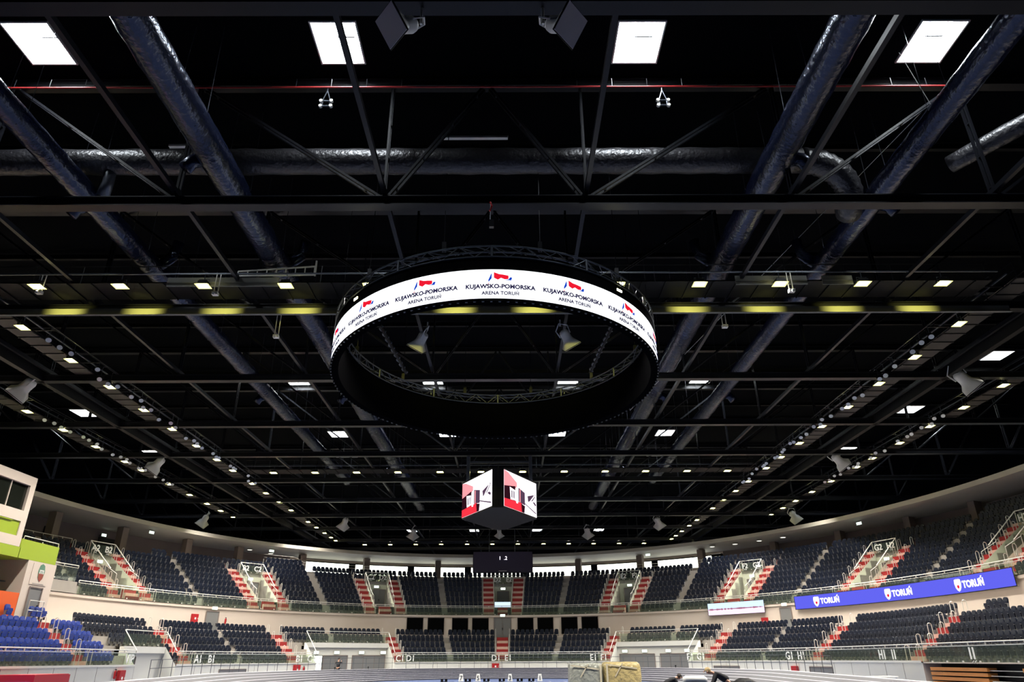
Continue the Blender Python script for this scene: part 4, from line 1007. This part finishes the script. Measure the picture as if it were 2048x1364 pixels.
# ================================================================== ring screen
RC = (0.22, 30.35); RR = 7.45; RZ = 13.33; TILT = -.055
def ring(phi, r, h):
    x = RC[0] + r * math.sin(phi); y = RC[1] - r * math.cos(phi); return Vector((x, y, RZ + h + TILT * (y - RC[1])))
t = thing('ring_screen', 'huge round white LED ring screen hung from a circular lattice truss in mid air', 'screen', (RC[0], RC[1], RZ)); TAU = 2 * PI
N = 120
m = MB(); m.sweep([[ring(TAU * i / N, RR, .02), ring(TAU * i / N, RR, 1.25)] for i in range(N + 1)]); scr = m.build('display_band', 'ring_led', t)
m = MB(); m.sweep([[ring(TAU * i / N, RR + .02, .0), ring(TAU * i / N, RR + .02, -.06), ring(TAU * i / N, RR - .34, -.06), ring(TAU * i / N, RR - .34, 1.95), ring(TAU * i / N, RR - .05, 1.95), ring(TAU * i / N, RR - .05, 1.26), ring(TAU * i / N, RR + .02, 1.26)] for i in range(N + 1)]); m.build('casing', 'lining', t)
m = MB()
for i in range(150): a = TAU * i / 150; m.box(ring(a, RR - .02, -.09), (.09, .05, .05), a)
m.build('rim_clips', 'alu', t)
def rfn(phi0, h0): return lambda x, y, d: ring(phi0 + x / RR, RR + .012 + d, h0 + y)
for k in range(16):
    ph = math.radians(2.6 + 22.5 * k); 
    if 100 < math.degrees(ph) < 260: continue
    m = text_mesh('KUJAWSKO-POMORSKA', .24, .006, rfn(ph, .44), bold=.011); o = m.build('region_lettering', 'text_dark', scr)
    m = text_mesh('ARENA TORUŃ', .20, .006, rfn(ph, .17), bold=.007); m.build('arena_lettering', 'text_dark', scr)
    f = rfn(ph, .68)
    pr = lambda pts, nm, mt: MB().prism(pts, lambda x, y: f(x, y, 0), lambda x, y: f(x, y, .008)).build(nm, mt, scr)
    pr([(-.25, .44), (-.06, .36), (.1, .34), (.3, .30), (.3, .16), (.16, .14), (.02, .20), (-.1, .12), (-.25, .2)], 'flag_red', 'logo_red')
    pr([(-.36, .36), (-.33, .40), (-.33, .18), (-.45, .02), (-.46, .1)], 'flag_blue_sliver', 'logo_blue')
    pr([(.14, .12), (.4, .1), (.44, .22), (.36, .24), (.3, .14)], 'flag_blue_corner', 'logo_blue')
    pr([(-.45, .0), (-.43, .02), (-.44, -.06), (-.47, -.08)], 'flag_red_tip', 'logo_red')
# truss crown
cw = MB()
for r, h in ((RR - .02, 1.82), (RR - .02, 2.3), (RR - .42, 1.82), (RR - .42, 2.3)): cw.tube([ring(TAU * i / 96, r, h) for i in range(96)], .032, 6, closed=True)
t2 = cw.build('truss_chords', 'alu', t)
bm_ = MB(); NB = 72
for i in range(NB):
    a0, a1 = TAU * i / NB, TAU * (i + 1) / NB; o0, o1 = (1.82, 2.3) if i % 2 else (2.3, 1.82)
    bm_.tube([ring(a0, RR - .02, o0), ring(a1, RR - .02, o1)], .018, 5); bm_.tube([ring(a0, RR - .42, o0), ring(a1, RR - .42, o1)], .018, 5)
    bm_.tube([ring(a0, RR - .02, 2.3), ring(a1, RR - .42, 2.3)], .018, 5); bm_.tube([ring(a0, RR - .02, 1.82), ring(a0, RR - .42, 1.82)], .018, 5)
    if i % 6 == 0: 
        for r in (RR - .02, RR - .42): bm_.tube([ring(a0, r, 1.82), ring(a0, r, 2.3)], .05, 6)
bm_.build('truss_bracing', 'alu', t)
for k in range(12):
    a = TAU * (k + .5) / 12; p = ring(a, RR - .22, 2.3); m = MB(); m.tube([p, (p.x, p.y, 22.9)], .014, 5); m.box(p + Vector((0, 0, .25)), (.16, .16, .4)); m.build('hoist_cable', 'steel', t)
for k, (ph, s_) in enumerate([(-50, 1), (44, 1), (37, 1)]):
    p = ring(math.radians(ph), RR - .1, 1.6); m = MB(); m.box(p, (.3, .12, .1), math.radians(ph)); m.build('work_lamp', 'lamp', t) if k < 2 else None
# coiled supply cables running down inside the ring
for j, (x0, x1) in enumerate([(-5.6, -5.0), (6.1, 5.5)]):
    t = thing('cable_bundle', 'twisted cable bundle hanging inside the ring at its %s' % ('left' if j == 0 else 'right'), 'cable', (x0, 33, 17)); 
    pts = [(x0 + (x1 - x0) * f + .12 * math.sin(f * 60), 31.6 + 5.5 * f + .1 * math.cos(f * 60), 16.9 - .4 * f) for f in np.linspace(0, 1, 70)]
    m = MB(); m.tube(pts, .05, 6); m.build('cables', 'alu', t); m = MB(); m.tube([(x0, 31.6, 16.9), (x1, 37.1, 16.5)], .09, 6); m.build('core', 'black', t)
# coiled hook on the nearest truss
t = thing('chain_hoist', 'small hoist with red ribbon hanging from the nearest full truss at the centre', 'hoist', (.2, 21.3, 15.9)); m = MB(); m.tube([(.2, 21.55, 17.05), (.2, 21.4, 16.5), (.2, 21.3, 16.1)], .02, 5); m.build('chain', 'alu', t)
m = MB(); m.tube([(.2, 21.3, 16.9), (.26, 21.25, 16.7), (.18, 21.3, 16.5)], .035, 6); m.build('ribbon', 'red', t); m = MB(); m.box((.25, 21.3, 15.95), (.16, .14, .3)); m.build('hook_block', 'steel', t)

# ================================================================== cube screen
t = thing('cube_screen', 'hanging video cube with two lit red and white screens', 'screen', (0, 55, 12.1))
nearL, nearR, outL, outR = (-.45, 53.0), (.42, 53.0), (-3.02, 58.0), (3.05, 58.0); z0, z1 = 12.12, 14.9
def panel(a, b, nm):
    A = Vector((*a, 0)); B = Vector((*b, 0)); d = (B - A); n = Vector((d.y, -d.x, 0)).normalized()
    if n.y > 0: n = -n
    P = lambda s_, z, o=0: A + d * s_ + n * o + Vector((0, 0, z0 + (z1 - z0) * z))
    q = lambda s0, s1, za, zb, o: [P(s0, za, o), P(s1, za, o), P(s1, zb, o), P(s0, zb, o)]
    m = MB(); m.poly(q(0, 1, 0, 1, .02)); pp = m.build(nm, 'led_white', t)
    def pg(pts, mt, nm2, o): m = MB(); m.poly([P(x, z, o) for x, z in pts]); m.build(nm2, mt, pp)
    pg([(0, 1), (0, .55), (.38, .62), (.38, .78), (.12, .97)], 'led_pink', 'red_ceiling_image', .03)
    pg([(0, .56), (.33, .66), (.33, .22), (0, .2)], 'led_darkred', 'dark_lobby_image', .035)
    pg([(0, .22), (.52, .26), (.60, 0), (0, 0)], 'led_red', 'red_floor_image', .04)
    pg([(.42, .66), (.62, .58), (.62, .22), (.42, .26)], 'led_grey', 'passage_image', .04)
    pg([(.16, .58), (.32, .54), (.32, .26), (.18, .24)], 'led_white', 'glass_door_image', .045)
    pg([(.70, .52), (.97, .66), (.92, .46), (.72, .36)], 'led_grey', 'stair_image', .04)
    pg([(.60, .30), (.98, .12), (.98, .08), (.60, .27)], 'led_grey', 'counter_edge_image', .04)
    pg([(.35, .64), (.40, .64), (.40, .2), (.35, .2)], 'led_white', 'post_image', .05)
    for k in range(3): pg([(.20 + .04 * k, .5), (.225 + .04 * k, .5), (.225 + .04 * k, .3), (.20 + .04 * k, .3)], 'led_grey', 'door_leaf_image', .05)
    pg([(.76, .38), (.79, .38), (.95, .62), (.92, .63)], 'led_white', 'banister_image', .05); pg([(.83, .38), (.85, .38), (.965, .56), (.95, .58)], 'led_white', 'banister_image', .05)
    pg([(.86, .40), (.92, .42), (.98, .36), (.96, .30)], 'led_grey', 'banner_image', .05)
    pg([(.45, .62), (.48, .62), (.48, .26), (.45, .26)], 'led_pink', 'pillar_image', .05)
    pg([(.52, 0), (.60, 0), (.62, .2), (.50, .24)], 'led_darkred', 'shadow_image', .045)
panel(outL, nearL, 'left_display'); panel(nearR, outR, 'right_display')
m = MB(); cs = [nearL, nearR, outR, (outR[0] - 2.6, 63), (outL[0] + 2.6, 63), outL]
m.add([(x, y, z0 - .12) for x, y in cs] + [(x, y, z1 + .12) for x, y in cs], [tuple(range(5, -1, -1)), tuple(range(6, 12))] + [(i, (i + 1) % 6, (i + 1) % 6 + 6, i + 6) for i in range(6)]); m.build('casing', 'black', t)
m = MB(); m.tube([(0, 52.95, z0), (0, 52.95, z1 + .3)], .05, 6); m.box((.0, 52.93, 13.0), (.28, .05, .9)); m.build('corner_cabinet', 'steel_dark', t)
for x, y in ((-2.55, 57.2), (2.6, 57.2)):
    m = MB(); m.bar((x, y, z1 + .1), (x, y, 17.0), .28, .28, up=(0, 1, 0)); m.build('hanger_post', 'alu', t)
m = MB(); m.bar((-2.55, 57.4, 16.6), (2.6, 57.4, 16.6), .2, .16); m.build('spreader_bar', 'alu', t)

# ================================================================== hanging loudspeakers
def make_speaker():
    t = thing('hanging_loudspeaker', 'x', 'loudspeaker', (0, 0, 0), 'white hanging loudspeakers')
    # mouth at z = 0 looking to -z, dome at top; rotated per instance
    m = MB(); rows = []; n = 24
    for z, sq, s_ in [(0, 1, .50), (.06, 1, .49), (.22, .75, .40), (.40, .35, .30), (.55, 0, .27), (.85, 0, .27), (.97, 0, .22), (1.03, 0, .10)]:
        R = []
        for i in range(n):
            a = TAU * i / n; c, s2 = math.cos(a), math.sin(a); k = 1 / max(abs(c), abs(s2)); rr = s_ * ((1 - sq) + sq * k); R.append((c * rr, s2 * rr, z))
        rows.append(R + [R[0]])
    m.sweep(rows); m.poly(rows[-1][:-1]); m.build('horn_body', 'speaker', t, smooth=True)
    m = MB(); m.box((0, 0, -.01), (.98, .98, .02)); m.build('grille', 'grille', t)
    m = MB(); m.box((0, 0, .02), (1.04, 1.04, .03)); m.build('mouth_frame', 'black', t)
    m = MB(); m.tube([(-.3, 0, .7), (-.36, 0, 1.15), (0, 0, 1.45), (.36, 0, 1.15), (.3, 0, .7)], .035, 6); m.build('yoke', 'speaker', t)
    return t
sp0 = make_speaker(); spf = True
def aim(d, roll=PI / 4):
    q = Vector(d).normalized().to_track_quat('-Z', 'Y'); return (q.to_matrix() @ Matrix.Rotation(roll, 3, 'Z')).to_euler()
SPK = [((-2.0, 12.45, 15.8), (-.62, -.5, -.6), .75, 'white loudspeaker with a diamond face at the top of the picture, left one'), ((2.42, 12.45, 15.8), (.62, -.5, -.6), .75, 'white loudspeaker with a diamond face at the top of the picture, right one'),
       ((-3.95, 33.2, 16.3), (-.5, .45, -.75), .75, 'pale loudspeaker seen through the ring screen, left one'), ((4.1, 33.0, 16.3), (.5, .45, -.75), .75, 'pale loudspeaker seen through the ring screen, right one'),
       ((-28.7, 39.6, 16.2), (-.7, .1, -.7), 1, 'large white loudspeaker near the left edge between the catwalks'), ((28.5, 39.0, 16.2), (.7, .1, -.7), 1, 'large white loudspeaker near the right edge between the catwalks'),
       ((-29.0, 57.7, 16.2), (-.7, .2, -.7), 1, 'white loudspeaker under the left catwalks above the upper stand, second back'), ((28.9, 57.6, 16.2), (.7, .2, -.7), 1, 'white loudspeaker under the right catwalks above the upper stand, second back'),
       ((-35.2, 83.5, 16.2), (-.6, .5, -.7), 1, 'white loudspeaker hanging over the far left corner of the stand'), ((34.3, 82.8, 16.2), (.6, .5, -.7), 1, 'white loudspeaker hanging over the far right corner of the stand'),
       ((-19.3, 86.2, 16.2), (-.4, .6, -.7), 1, 'white loudspeaker far left of the cube screen'), ((19.1, 86.6, 16.2), (.4, .6, -.7), 1, 'white loudspeaker far right of the cube screen'),
       ((-11.8, 93.6, 16.2), (-.2, .7, -.7), 1, 'far white loudspeaker left of the scoreboard'), ((11.1, 93.6, 16.2), (.2, .7, -.7), 1, 'far white loudspeaker right of the scoreboard'), ((-.5, 93.4, 16.2), (0, .7, -.7), .8, 'far white loudspeaker just above the scoreboard')]
SPB = []
for p, d, s_, lab in SPK:
    o = sp0 if spf else copy_tree(sp0); spf = False
    o.location = p; o.rotation_euler = aim(d, 0 if p[1] < 20 else PI / 4); o.scale = (s_ * 1.25,) * 3; o['label'] = lab
    if s_ == .75 and p[1] < 20: o.scale = (.8,) * 3
    M_ = (Matrix.Translation(p) @ o.rotation_euler.to_matrix().to_4x4() @ Matrix.Scale(o.scale[0], 4)).inverted()
    dd = Vector(d).normalized(); c = Vector(p) - dd * 1.3 * o.scale[0]; m = MB(); m.tube([c, (c.x, c.y, 17.55)], .04, 6)
    m.v = [tuple(M_ @ Vector(v)) for v in m.v]; SPB.append((o, m))
for o, m in SPB: m.build('suspension_bar', 'speaker', o, org=Vector((0, 0, 0)))

# ================================================================== stage spotlights along the side catwalks
def make_spot():
    t = thing('stage_spotlight', 'x', 'spotlight', (0, 0, 0), 'stage spotlights along the catwalks')
    m = MB(); m.tube([(0, 0, .0), (0, 0, .12), (0, 0, .3), (0, 0, .36)], [.15, .15, .11, .05], 12); m.build('body', 'black', t)
    m = MB(); m.disc((0, 0, -.005), (0, 0, -1), .135, 16); m.build('lens', 'lens', t)
    m = MB(); m.tube([(-.17, 0, .12), (-.17, 0, .5), (.17, 0, .5), (.17, 0, .12)], .015, 5); m.build('yoke', 'steel', t); return t
SPL = []
sp1 = make_spot(); s1f = True; rs = random.Random(11); cnt = {}
for sx, nm, ys_ in ((-22.9, 'inner left', INY[1:10]), (22.9, 'inner right', INY[1:10]), (-30.9, 'outer left', OUY[2:8]), (30.9, 'outer right', OUY[2:8])):
    c_ = 0
    for a, b in zip(ys_[:-1], ys_[1:]):
        for f in (.22, .44, .66, .86):
            y = a + (b - a) * f; x = sx + rs.uniform(-.2, .2); z = 16.75 + rs.uniform(-.15, .1); yaw_ = rs.uniform(-.5, .5)
            if f == .86 and rs.random() < .4: continue
            o = sp1 if s1f else copy_tree(sp1); s1f = False
            o.location = (x, y, z); o.rotation_euler = aim((-.35 * (1 if sx > 0 else -1) + .2 * yaw_, -.75 + .3 * yaw_, -.8), rs.random()); o['label'] = 'small round stage spotlight beside the %s catwalk, %s from the camera' % (nm, nth(c_)); c_ += 1
            SPL.append((o, (x, y, z)))
for o, p in SPL:
    M_ = (Matrix.Translation(p) @ o.rotation_euler.to_matrix().to_4x4()).inverted(); up = o.rotation_euler.to_matrix() @ Vector((0, 0, .48)); c = Vector(p) + up; e = (c.x, c.y, 17.5); sx_ = 22.9 if abs(p[0]) < 26 else 30.87
    m = MB(); m.tube([c, e, (math.copysign(sx_, p[0]), c.y, 17.52)], .018, 5); m.v = [tuple(M_ @ Vector(v)) for v in m.v]; m.build('hanging_rod', 'alu', o, org=Vector((0, 0, 0)))
# thin hanging arms and cameras
ARMS = [(-20.2, 27.75, 16.7, 'small white wall washer hanging left of the nearest light row'), (-10.3, 30.5, 15.75, 'thin white forked arm hanging left of the ring screen below the catwalk'), (13.6, 27.75, 16.65, 'white forked arm hanging under the second light right of the ring'), (11.3, 30.5, 16.2, 'small white camera hanging right of the ring screen'), (-12.3, 27.75, 16.6, 'white forked arm hanging under the third light from the left')]
for x, y, z, lab in ARMS:
    t = thing('hanging_camera', lab, 'camera', (x, y, z)); m = MB()
    for o_ in (-.09, .09): m.bar((x + o_, y, z), (x + o_, y, 17.05 if y > 30 else 17.64), .03, .03, up=(0, 1, 0))
    m.build('arm', 'rail', t); m = MB(); m.box((x, y - .03, z), (.26, .2, .14)); m.tube([(x, y - .1, z - .02), (x, y - .22, z - .08)], .06, 8); m.build('camera_head', 'rail', t)
for x, y, lab in [(-6.2, 20.92, 'small metal pulley cage hanging under the sprinkler pipe at the left'), (6.9, 20.92, 'small metal pulley cage hanging under the sprinkler pipe at the right')]:
    t = thing('pulley_cage', lab, 'pulley', (x, y, 21)); m = MB(); z = 21.2
    for s_ in (-.14, .14): m.tube([(x, y, z + .86), (x, y, z + .7), (x + s_, y, z + .25), (x + s_, y, z - .1)], .022, 5)
    for dz in (.2, -.05): m.tube([(x - .22, y, z + dz), (x + .22, y, z + dz)], .03, 6)
    m.build('frame', 'alu', t); m = MB()
    for s_ in (-.2, .2):
        for dz in (.2, -.05): m.tube([(x + s_, y - .05, z + dz), (x + s_, y + .05, z + dz)], .07, 10)
    m.build('wheels', 'rail', t)
# steel cable crossing the right part of the picture
for (p, q, lab) in [((19.1, 20.2, 22.9), (9.3, 46.5, 17.4), 'long thin steel cable slanting down in front of the right trusses'), ((16.0, 20, 22.9), (17.6, 21.2, 21.0), 'short thin cable hanging by the rightmost near roof light')]:
    m = MB(); m.tube([p, q], .014, 5); o = m.build('steel_cable', 'rail'); tag(o, lab, 'cable')

# ================================================================== floor things
for x, y, d_ in [(-3.13, 63.0, '7'), (-1.74, 62.8, '5'), (.84, 62.3, '3'), (3.22, 61.9, '1')]:
    t = thing('lane_marker', 'white tapered lane marker box numbered %s standing on the infield' % {'7': 'seven, leftmost', '5': 'five, second from left', '3': 'three, third from left', '1': 'one, rightmost'}[d_], 'lane marker', (x, y, 0)); m = MB()
    m.add([(x - .2, y - .2, 0.02), (x + .2, y - .2, .02), (x + .2, y + .2, .02), (x - .2, y + .2, .02), (x - .12, y - .1, .55), (x + .12, y - .1, .55), (x + .12, y + .1, .55), (x - .12, y + .1, .55)], [(3, 2, 1, 0), (4, 5, 6, 7), (0, 1, 5, 4), (1, 2, 6, 5), (2, 3, 7, 6), (3, 0, 4, 7)]); m.build('box', 'letter', t)
    sl = Vector((0, .1, .53)); text_mesh(d_, .48, .01, lambda X, Y, D: (x + X, y - .2 + (.1 + Y) * .19 - .01 - D, .1 + Y)).build('number', 'black', t)
for j, x in enumerate([-4.3, -2.45, -1.0, .2, 1.6, 2.5]):
    m = MB(); m.bar((x, 60.2, .04), (x, 61.0, .04), .08, .06); m.box((x - .15, 60.5, .14), (.18, .2, .2)); m.box((x + .15, 60.8, .14), (.18, .2, .2)); o = m.build('starting_block', 'black')
    tag(o, 'dark starting block on the infield before the lane markers, %s from the left' % nth(j), 'starting block', 'starting blocks')
def wrapped(x0, x1, y0, y1, h, mt, lab, seed):
    t = thing('wrapped_pallet', lab, 'pallet', ((x0 + x1) / 2, (y0 + y1) / 2, 0)); rr = random.Random(seed); m = MB()
    n = 28; rows = []
    for j, (z, s_) in enumerate([(.12, 1.0), (.4, 1.01), (.8, 1.0), (h - .25, .985), (h - .08, .95), (h - .01, .86), (h, .5)]):
        R = []
        for i in range(n):
            a = TAU * i / n; c, s2 = math.cos(a), math.sin(a); k = min(1 / max(abs(c), abs(s2), .001), 1.28); w = 1 + rr.uniform(-.02, .02)
            R.append(((x0 + x1) / 2 + c * k * (x1 - x0) / 2 * s_ * w, (y0 + y1) / 2 + s2 * k * (y1 - y0) / 2 * s_ * w, z + rr.uniform(-.015, .015)))
        rows.append(R + [R[0]])
    m.sweep(rows); m.poly(rows[-1][:-1]); m.build('plastic_wrap', mt, t, smooth=True)
    m = MB(); 
    for k in range(3): m.box(((x0 + x1) / 2 + (k - 1) * (x1 - x0) * .38, (y0 + y1) / 2, .06), (.12, y1 - y0, .12))
    m.box(((x0 + x1) / 2, (y0 + y1) / 2, .12), (x1 - x0, y1 - y0, .03)); m.build('pallet_base', 'wood', t)
    m = MB(); cx_ = x0 + .12 if mt == 'wrap_tan' else x1 - .12
    m.box((cx_, y0 - .03, h * .55), (.09, .02, h * .8)); m.bar((x0 + .05, y0 - .035, h * .93), (x1 - .2, y0 - .035, h * .8), .02, .06); m.bar((x0 + .5, y0 - .035, h * .55), (x0 + .9, y0 - .035, h * .97), .02, .05)
    m.build('tape_strips', 'tape', t)
wrapped(3.8, 5.42, 38, 39.6, 1.42, 'wrap_grey', 'grey plastic wrapped pallet load on the infield, left of the tan one', 2)
wrapped(5.5, 7.3, 38, 39.6, 1.46, 'wrap_tan', 'tan plastic wrapped pallet load on the infield, right of the grey one', 4)
t = thing('foam_roll', 'whitish wrapped roll lying in front of the bending person', 'roll', (7.4, 27.6, 0)); m = MB(); m.tube([(7.0, 27.6, .90), (7.1, 27.6, .91), (7.75, 27.6, .90), (7.85, 27.6, .89)], [.08, .14, .14, .08], 12); m.build('roll_body', 'letter', t, smooth=True); m = MB(); m.box((7.4, 27.6, .37), (.9, .5, .72)); m.box((7.4, 27.6, .75), (1.0, .6, .03)); m.build('cart', 'black', t)

def skinned(name, pts, edges, m, parent, sub=2):
    me = bpy.data.meshes.new(name); me.from_pydata([p[:3] for p in pts], edges, [])
    o = bpy.data.objects.new(name, me); COL.objects.link(o); sk = o.modifiers.new('s', 'SKIN'); sk.use_smooth_shade = True
    for i, p in enumerate(pts): me.skin_vertices[0].data[i].radius = (p[3], p[4] if len(p) > 4 else p[3])
    me.skin_vertices[0].data[0].use_root = True
    sb = o.modifiers.new('d', 'SUBSURF'); sb.levels = sub; sb.render_levels = sub
    dg = bpy.context.evaluated_depsgraph_get(); dg.update(); me2 = bpy.data.meshes.new_from_object(o.evaluated_get(dg))
    COL.objects.unlink(o); bpy.data.objects.remove(o); me2.name = name; me2.materials.clear(); me2.materials.append(MATS[m])
    o = bpy.data.objects.new(name, me2); COL.objects.link(o); o.parent = parent
    me2.polygons.foreach_set('use_smooth', [True] * len(me2.polygons)); return o
def figure(loc, rz, label, top, legs, hair, lean=0.0, arms='down', headturn=0.0, scale=1.0, sleeve=None, crouch=0.0):
    """standing or bending figure, facing local -y; lean = forward bend of the trunk in radians"""
    t = thing('person', label, 'person', loc); t.rotation_euler = (0, 0, rz); t.scale = (scale,) * 3
    hz = .95 - crouch; B = lambda y, z: (y * math.cos(lean) - z * math.sin(lean), hz + y * math.sin(lean) * -1 * -1 * 0 + z * math.cos(lean))
    def tp(x, f, h):   # f forward, h along the spine above the hips
        return (x, -(f * math.cos(lean) + h * math.sin(lean)), hz + h * math.cos(lean) - f * math.sin(lean))
    k = crouch
    pts = [(0, 0, hz, .14, .11), (*tp(0, 0, .2), .135, .10), (*tp(0, 0, .42), .155, .11), (*tp(0, .0, .54), .07, .06), (*tp(0, .03, .66), .055, .055), (*tp(0, .05, .76), .088, .10), (*tp(0, .05, .84), .075, .085)]
    E_ = [(0, 1), (1, 2), (2, 3), (3, 4), (4, 5), (5, 6)]
    for s_ in (-1, 1):
        b = len(pts)
        kn = (s_ * .13, -.10 - k * .55, .50 - k * .15); an = (s_ * .13, .02 + k * .1, .09)
        pts += [(s_ * .1, 0, hz - .08, .095), (*kn, .065), (*an, .045), (s_ * .14, -.14 + k * .1, .04, .04)]; E_ += [(0, b), (b, b + 1), (b + 1, b + 2), (b + 2, b + 3)]
        b = len(pts); sh = tp(s_ * .19, 0, .49)
        if arms == 'reach': el = (sh[0] + s_ * .06, sh[1] - .12, sh[2] - .26); wr = (el[0] - s_ * .03, el[1] - .2, el[2] - .14); hd = (wr[0], wr[1] - .08, wr[2] - .03)
        elif arms == 'up': el = (sh[0] + s_ * .16, sh[1] - .1, sh[2] - .1); wr = (el[0] - s_ * .16, el[1] - .14, el[2] + .18); hd = (wr[0] - s_ * .03, wr[1] - .02, wr[2] + .08)
        else: el = (sh[0] + s_ * .05, sh[1] + .02, sh[2] - .29); wr = (el[0], el[1] - .06, el[2] - .25); hd = (wr[0], wr[1] - .02, wr[2] - .09)
        pts += [(*sh, .06), (*el, .042), (*wr, .03), (*hd, .036, .02)]; E_ += [(2, b), (b, b + 1), (b + 1, b + 2), (b + 2, b + 3)]
        H = b + 3
        for j in range(4):
            o_ = (j - 1.5) * .018; q = (hd[0] + o_, hd[1] - .03, hd[2] - .05 + abs(o_) * .2); c = len(pts)
            pts += [(*q, .009), (q[0], q[1] - .02, q[2] - .035, .008)]; E_ += [(H, c), (c, c + 1)]
        c = len(pts); pts += [(hd[0] - s_ * .04, hd[1] - .02, hd[2] - .01, .01), (hd[0] - s_ * .05, hd[1] - .04, hd[2] - .04, .009)]; E_ += [(H, c), (c, c + 1)]
    skinned('body', pts, E_, 'skin', t)
    hc = Vector(tp(0, .06, .80))
    m = MB(); m.box(hc + Vector((0, -.115, -.02)), (.03, .04, .045)); 
    for s_ in (-1, 1): m.tube([hc + Vector((s_ * .09, 0, -.02)), hc + Vector((s_ * .105, .01, -.02))], .028, 8)
    m.build('nose_and_ears', 'skin', t, org=Vector((0, 0, 0)), smooth=True)
    m = MB()
    for s_ in (-1, 1): m.tube([hc + Vector((s_ * .035, -.095, .01)), hc + Vector((s_ * .035, -.11, .01))], .012, 8)
    m.box(hc + Vector((0, -.1, -.065)), (.05, .015, .01)); m.build('eyes_and_mouth', 'hair_dark', t, org=Vector((0, 0, 0)))
    m = MB(); rows = []
    for i in range(7):
        a = i / 6 * PI * .56; R = []
        for j in range(17): b_ = TAU * j / 16; R.append(hc + Vector((math.cos(b_) * math.sin(a) * .102, .018 + math.sin(b_) * math.sin(a) * .115, .025 + math.cos(a) * .115 - (.05 * max(0, math.sin(b_)) if i == 6 else 0))))
        rows.append(R)
    m.sweep(rows); m.build('hair', hair, t, org=Vector((0, 0, 0)), smooth=True)
    # clothes: shirt and trousers as slightly larger skins over the body
    sp_ = [(*pts[0][:3], .18, .15), (*pts[1][:3], .175, .145), (*pts[2][:3], .195, .15), (*tp(0, 0, .53), .10, .085)]; se = [(0, 1), (1, 2), (2, 3)]
    for s_, b in ((-1, 11), (1, None)): pass
    idx = [i for i, p in enumerate(pts) if False]
    arm_i = []
    for s_ in (-1, 1): sh = tp(s_ * .19, 0, .49); arm_i.append(next(i for i, p in enumerate(pts) if abs(p[0] - sh[0]) < 1e-6 and abs(p[1] - sh[1]) < 1e-6 and abs(p[2] - sh[2]) < 1e-6))
    for b in arm_i:
        c = len(sp_); e = Vector(pts[b + 1][:3]); w_ = Vector(pts[b + 2][:3]); hf = Vector(pts[b][:3]).lerp(e, .85)
        sp_ += [(*pts[b][:3], .09), (*hf, .07)]; se += [(2, c), (c, c + 1)]
        if sleeve is None: sp_ += [(*e, .062), (*e.lerp(w_, .85), .05)]; se += [(c + 1, c + 2), (c + 2, c + 3)]
    skinned('shirt', sp_, se, top, t)
    lp = [(0, 0, hz + .05, .175, .15)]; le = []
    for s_ in (-1, 1): 
        c = len(lp); kn = (s_ * .13, -.10 - k * .55, .50 - k * .15); an = (s_ * .13, .02 + k * .1, .12); lp += [(s_ * .1, 0, hz - .09, .11), (*kn, .082), (*an, .062)]; le += [(0, c), (c, c + 1), (c + 1, c + 2)]
    skinned('trousers', lp, le, legs, t)
    m = MB()
    for s_ in (-1, 1): m.tube([(s_ * .13, .07 + k * .1, .05), (s_ * .135, -.05 + k * .1, .05), (s_ * .14, -.19 + k * .1, .035)], [.045, .052, .035], 10)
    m.build('shoes', 'black', t, org=Vector((0, 0, 0)), smooth=True)
    return t
figure((8.75, 28.0, 0), -PI / 2 - .2, 'blond person in a black top with blue sleeves bending over the whitish roll', 'cloth_black', 'cloth_black', 'hair_blond', lean=1.08, arms='reach', crouch=.1)
figure((6.5, 28.6, 0), PI / 2 + .2, 'dark haired person in black leaning over at the left of the whitish roll', 'cloth_black', 'cloth_black', 'hair_dark', lean=1.1, arms='reach', scale=.88, crouch=.15)
figure((-15.9, 75.2, 0), PI * .9, 'person in black standing before the grey portal doors on the left', 'cloth_black', 'cloth_black', 'hair_dark', arms='up')
t = thing('round_case', 'black round topped case with a tan label at the bottom edge', 'case', (8.4, 24.2, 0)); m = MB(); m.tube([(8.15, 24.2, .02), (8.15, 24.2, .6), (8.15, 24.2, .93), (8.15, 24.2, 1.04)], [.38, .40, .36, .15], 20); m.build('case_body', 'black', t, smooth=True)
m = MB(); m.box((8.15, 23.82, .9), (.2, .03, .16)); m.build('label_plate', 'tape', t)
mat('mat_blue', (.01, .06, .45), .5); mat('mat_red', (.42, .01, .03), .5)
for j, (y, z, mt, sx) in enumerate([(40.2, 1.02, 'mat_red', 0), (36.6, .72, 'mat_blue', .3), (32.9, .86, 'mat_red', .3)]):
    m = MB(); m.box((-23.2 + sx, y - 1, z / 2), (2.0, 3.0, z)); m.box((-23.2 + sx, y - 1, z + .01), (1.9, 2.9, .04)); o = m.build('gym_mat_stack', mt); tag(o, ['red folded mats below the VIP balustrade at the lower left, farthest', 'bright blue folded mats at the lower left corner', 'red folded mats nearest the lower left corner'][j], 'mat')
m = MB(); m.box((23.0, 46.2, .55), (1.5, 1.0, .06))
for sx in (-.65, .65):
    for sy in (-.4, .4): m.box((23.0 + sx, 46.2 + sy, .27), (.05, .05, .54))
o = m.build('white_table', 'letter'); tag(o, 'small white table by the right wall below the fence', 'table')
print('FLOODS', nfl)
